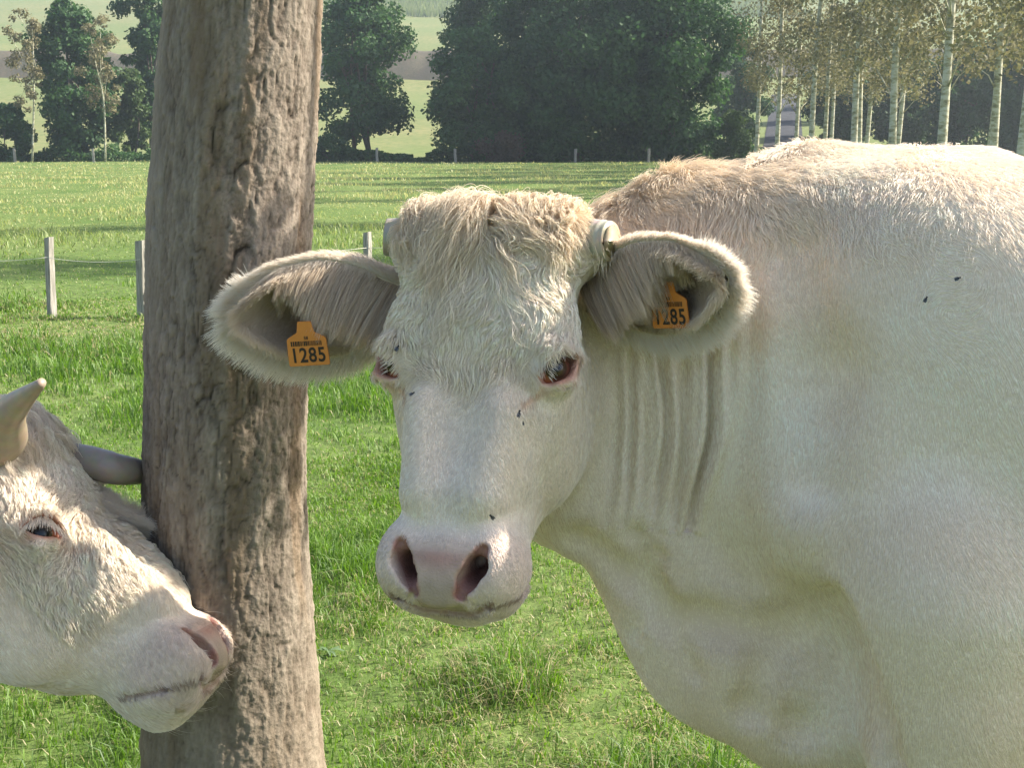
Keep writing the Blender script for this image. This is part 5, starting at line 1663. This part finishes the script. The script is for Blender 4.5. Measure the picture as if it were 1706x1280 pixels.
cc = col2(P) * (.90 + .17 * _hash(ci, ci * 5 + 1, ci * 11, 9))[:, None]
hair_curves("forehead_hair", H, rng.uniform(.00022, .0004, len(P)), np.clip(cc * 1.06, 0, .86), M_HAIR, cow2)
# whiskers at the muzzle
P, Nn, _ = tri_sample(V2, Fq2, hm2 * sstep(.43, .46, lt2) * (b2 < .6), 120, rng)
H = grow(P, Nn, Nn + R2 @ vec(0, -.4, .5), rng.uniform(.015, .04, len(P)), 6, .9, .3, rng=rng)
hair_curves("whiskers", H, np.full(len(P), .00016), np.tile(WHITE * .8, (len(P), 1)), M_THIN, cow2)
for s in (-1, 1):
    w, u, v = eye_axes(s)
    E = W2((s * EYE_C[0], EYE_C[1], EYE_C[2]))
    make_eye(cow2, E, R2 @ unit(w - v * .3), R2 @ u)
    n = 260
    a = rng.uniform(-1, 1, n)
    loc = vec(s * EYE_C[0], EYE_C[1], EYE_C[2]) + w * (.0265 - .006 * a[:, None] ** 2) + u * (.024 * a[:, None]) + v * (.0155 * (1 - a[:, None] ** 2) - .001 + rng.normal(0, .0012, (n, 1)))
    ln = rng.uniform(.016, .026, n)[:, None, None]; t = np.linspace(0, 1, 6)[None, :, None]
    d0 = unit(w * .8 - v * .2 + u * (.5 * a[:, None]) + rng.normal(0, .12, (n, 3)))
    Hh = loc[:, None] + d0[:, None] * t * ln * .7 - v[None, None] * (t ** 1.5) * ln * .75
    hair_curves("eyelashes", Hh @ R2.T + O2, rng.uniform(.00025, .0004, n), np.tile(WHITE, (n, 1)), M_HAIR, cow2)
# horns: near one rises, far one reaches behind the trunk
base = W2((-.105, .07, .055))
make_horn(cow2, [base, at(4, 740, 1.76), at(14, 692, 1.70), at(70, 637, 1.62)], [.031, .029, .023, .006], False, rng, (.23, .175, .11), (.30, .21, .13))
base = W2((.100, .07, .050))
make_horn(cow2, [base, at(178, 778, 1.93), at(225, 786, 1.99), at(264, 782, 2.12)], [.030, .026, .022, .008], False, rng, (.22, .18, .14), (.20, .155, .11))
# ears
for s, tipo in ((-1, (-.235, .10, .155)), (1, (.225, .075, .215))):
    root = W2((s * .105, .11, .105)); tip = W2(tipo) if s < 0 else at(243, 880, 1.95)
    nrm = R2 @ unit(vec(s * .2, -.8, .5))
    make_ear(cow2, root, tip, nrm, .95, rng, False, n_scale=.6)
# ---------------------------------------------------------------- flies on the near cow
M_FLY = simple_mat("fly_black", (.012, .012, .015), .35)
M_WING = simple_mat("fly_wing", (.10, .10, .11), .3)
def fly(u, v, d0, label, ang, sc=1.0):
    d = d0
    ds = np.linspace(1.25, 2.05, 400)
    vals = F.at(np.array([at(u, v, q) for q in ds]))
    hit = np.argmax(vals < 0)
    p = at(u, v, ds[hit]); n = unit(F.grad(p[None])[0])
    p = p + n * .009
    root = bpy.data.objects.new("fly", None); COL.objects.link(root)
    up = Vector(n); t = Vector((math.cos(ang), 0, math.sin(ang))); t = (t - up * t.dot(up)).normalized(); b = up.cross(t)
    root.matrix_world = Matrix.Translation(Vector(p)) @ Matrix(((t.x, b.x, up.x, 0), (t.y, b.y, up.y, 0), (t.z, b.z, up.z, 0), (0, 0, 0, 1))) @ Matrix.Diagonal((sc * .78, sc * .78, sc * .78, 1))
    tag(root, label, "fly", "small dark flies sitting on the big cow")
    def blob(parts, name, mat):
        bm = bmesh.new()
        for c, r in parts:
            g = bmesh.ops.create_icosphere(bm, subdivisions=2, radius=1)
            bmesh.ops.scale(bm, vec=r, verts=g['verts']); bmesh.ops.translate(bm, vec=c, verts=g['verts'])
        me = bpy.data.meshes.new(name); bm.to_mesh(me); bm.free(); me.materials.append(mat)
        return put(name, me, root)
    blob([((0, 0, .0015), (.0030, .0020, .0018)), ((-.0034, 0, .0014), (.0030, .0018, .0015))], "body", M_FLY)
    blob([((.0038, 0, .0016), (.0013, .0017, .0014))], "head", M_FLY)
    for s in (-1, 1):
        blob([((-.0030, s * .0019, .0030), (.0040, .0013, .0002))], "wing", M_WING)
fly(662, 583, 1.6, "small dark fly above the big cow's eye on the left of the photo", 1.1)
fly(694, 663, 1.6, "small dark fly on the cheek just below the big cow's left-hand eye", .6, .9)
fly(857, 690, 1.6, "small dark fly on the big cow's face below its right-hand eye", 1.0, 1.1)
fly(863, 705, 1.6, "tiny dark fly close under another fly on the big cow's face", 1.4, .6)
fly(815, 855, 1.55, "small dark fly on the big cow's nose above the nostril", 2.3)
fly(1545, 500, 1.8, "small dark fly on the big cow's shoulder, the lower of two", 1.2, .9)
fly(1597, 467, 1.8, "small dark fly on the big cow's shoulder, the upper of two", .4, .9)
# ---------------------------------------------------------------- thin summer haze
bm = bmesh.new(); bmesh.ops.create_cube(bm, size=1.0)
me = bpy.data.meshes.new("haze"); bm.to_mesh(me); bm.free()
hz = put("haze", me); hz.scale = (900, 545, 64); hz.location = (15, 222, 31)
m, N, L, out = nodes_of("haze_air")
pv = N("VolumePrincipled"); pv.inputs["Color"].default_value = (.80, .92, 1.0, 1); pv.inputs["Density"].default_value = .0007; pv.inputs["Anisotropy"].default_value = .45
L(pv.outputs[0], out.inputs["Volume"])
me.materials.append(m)
tag(hz, kind="stuff")
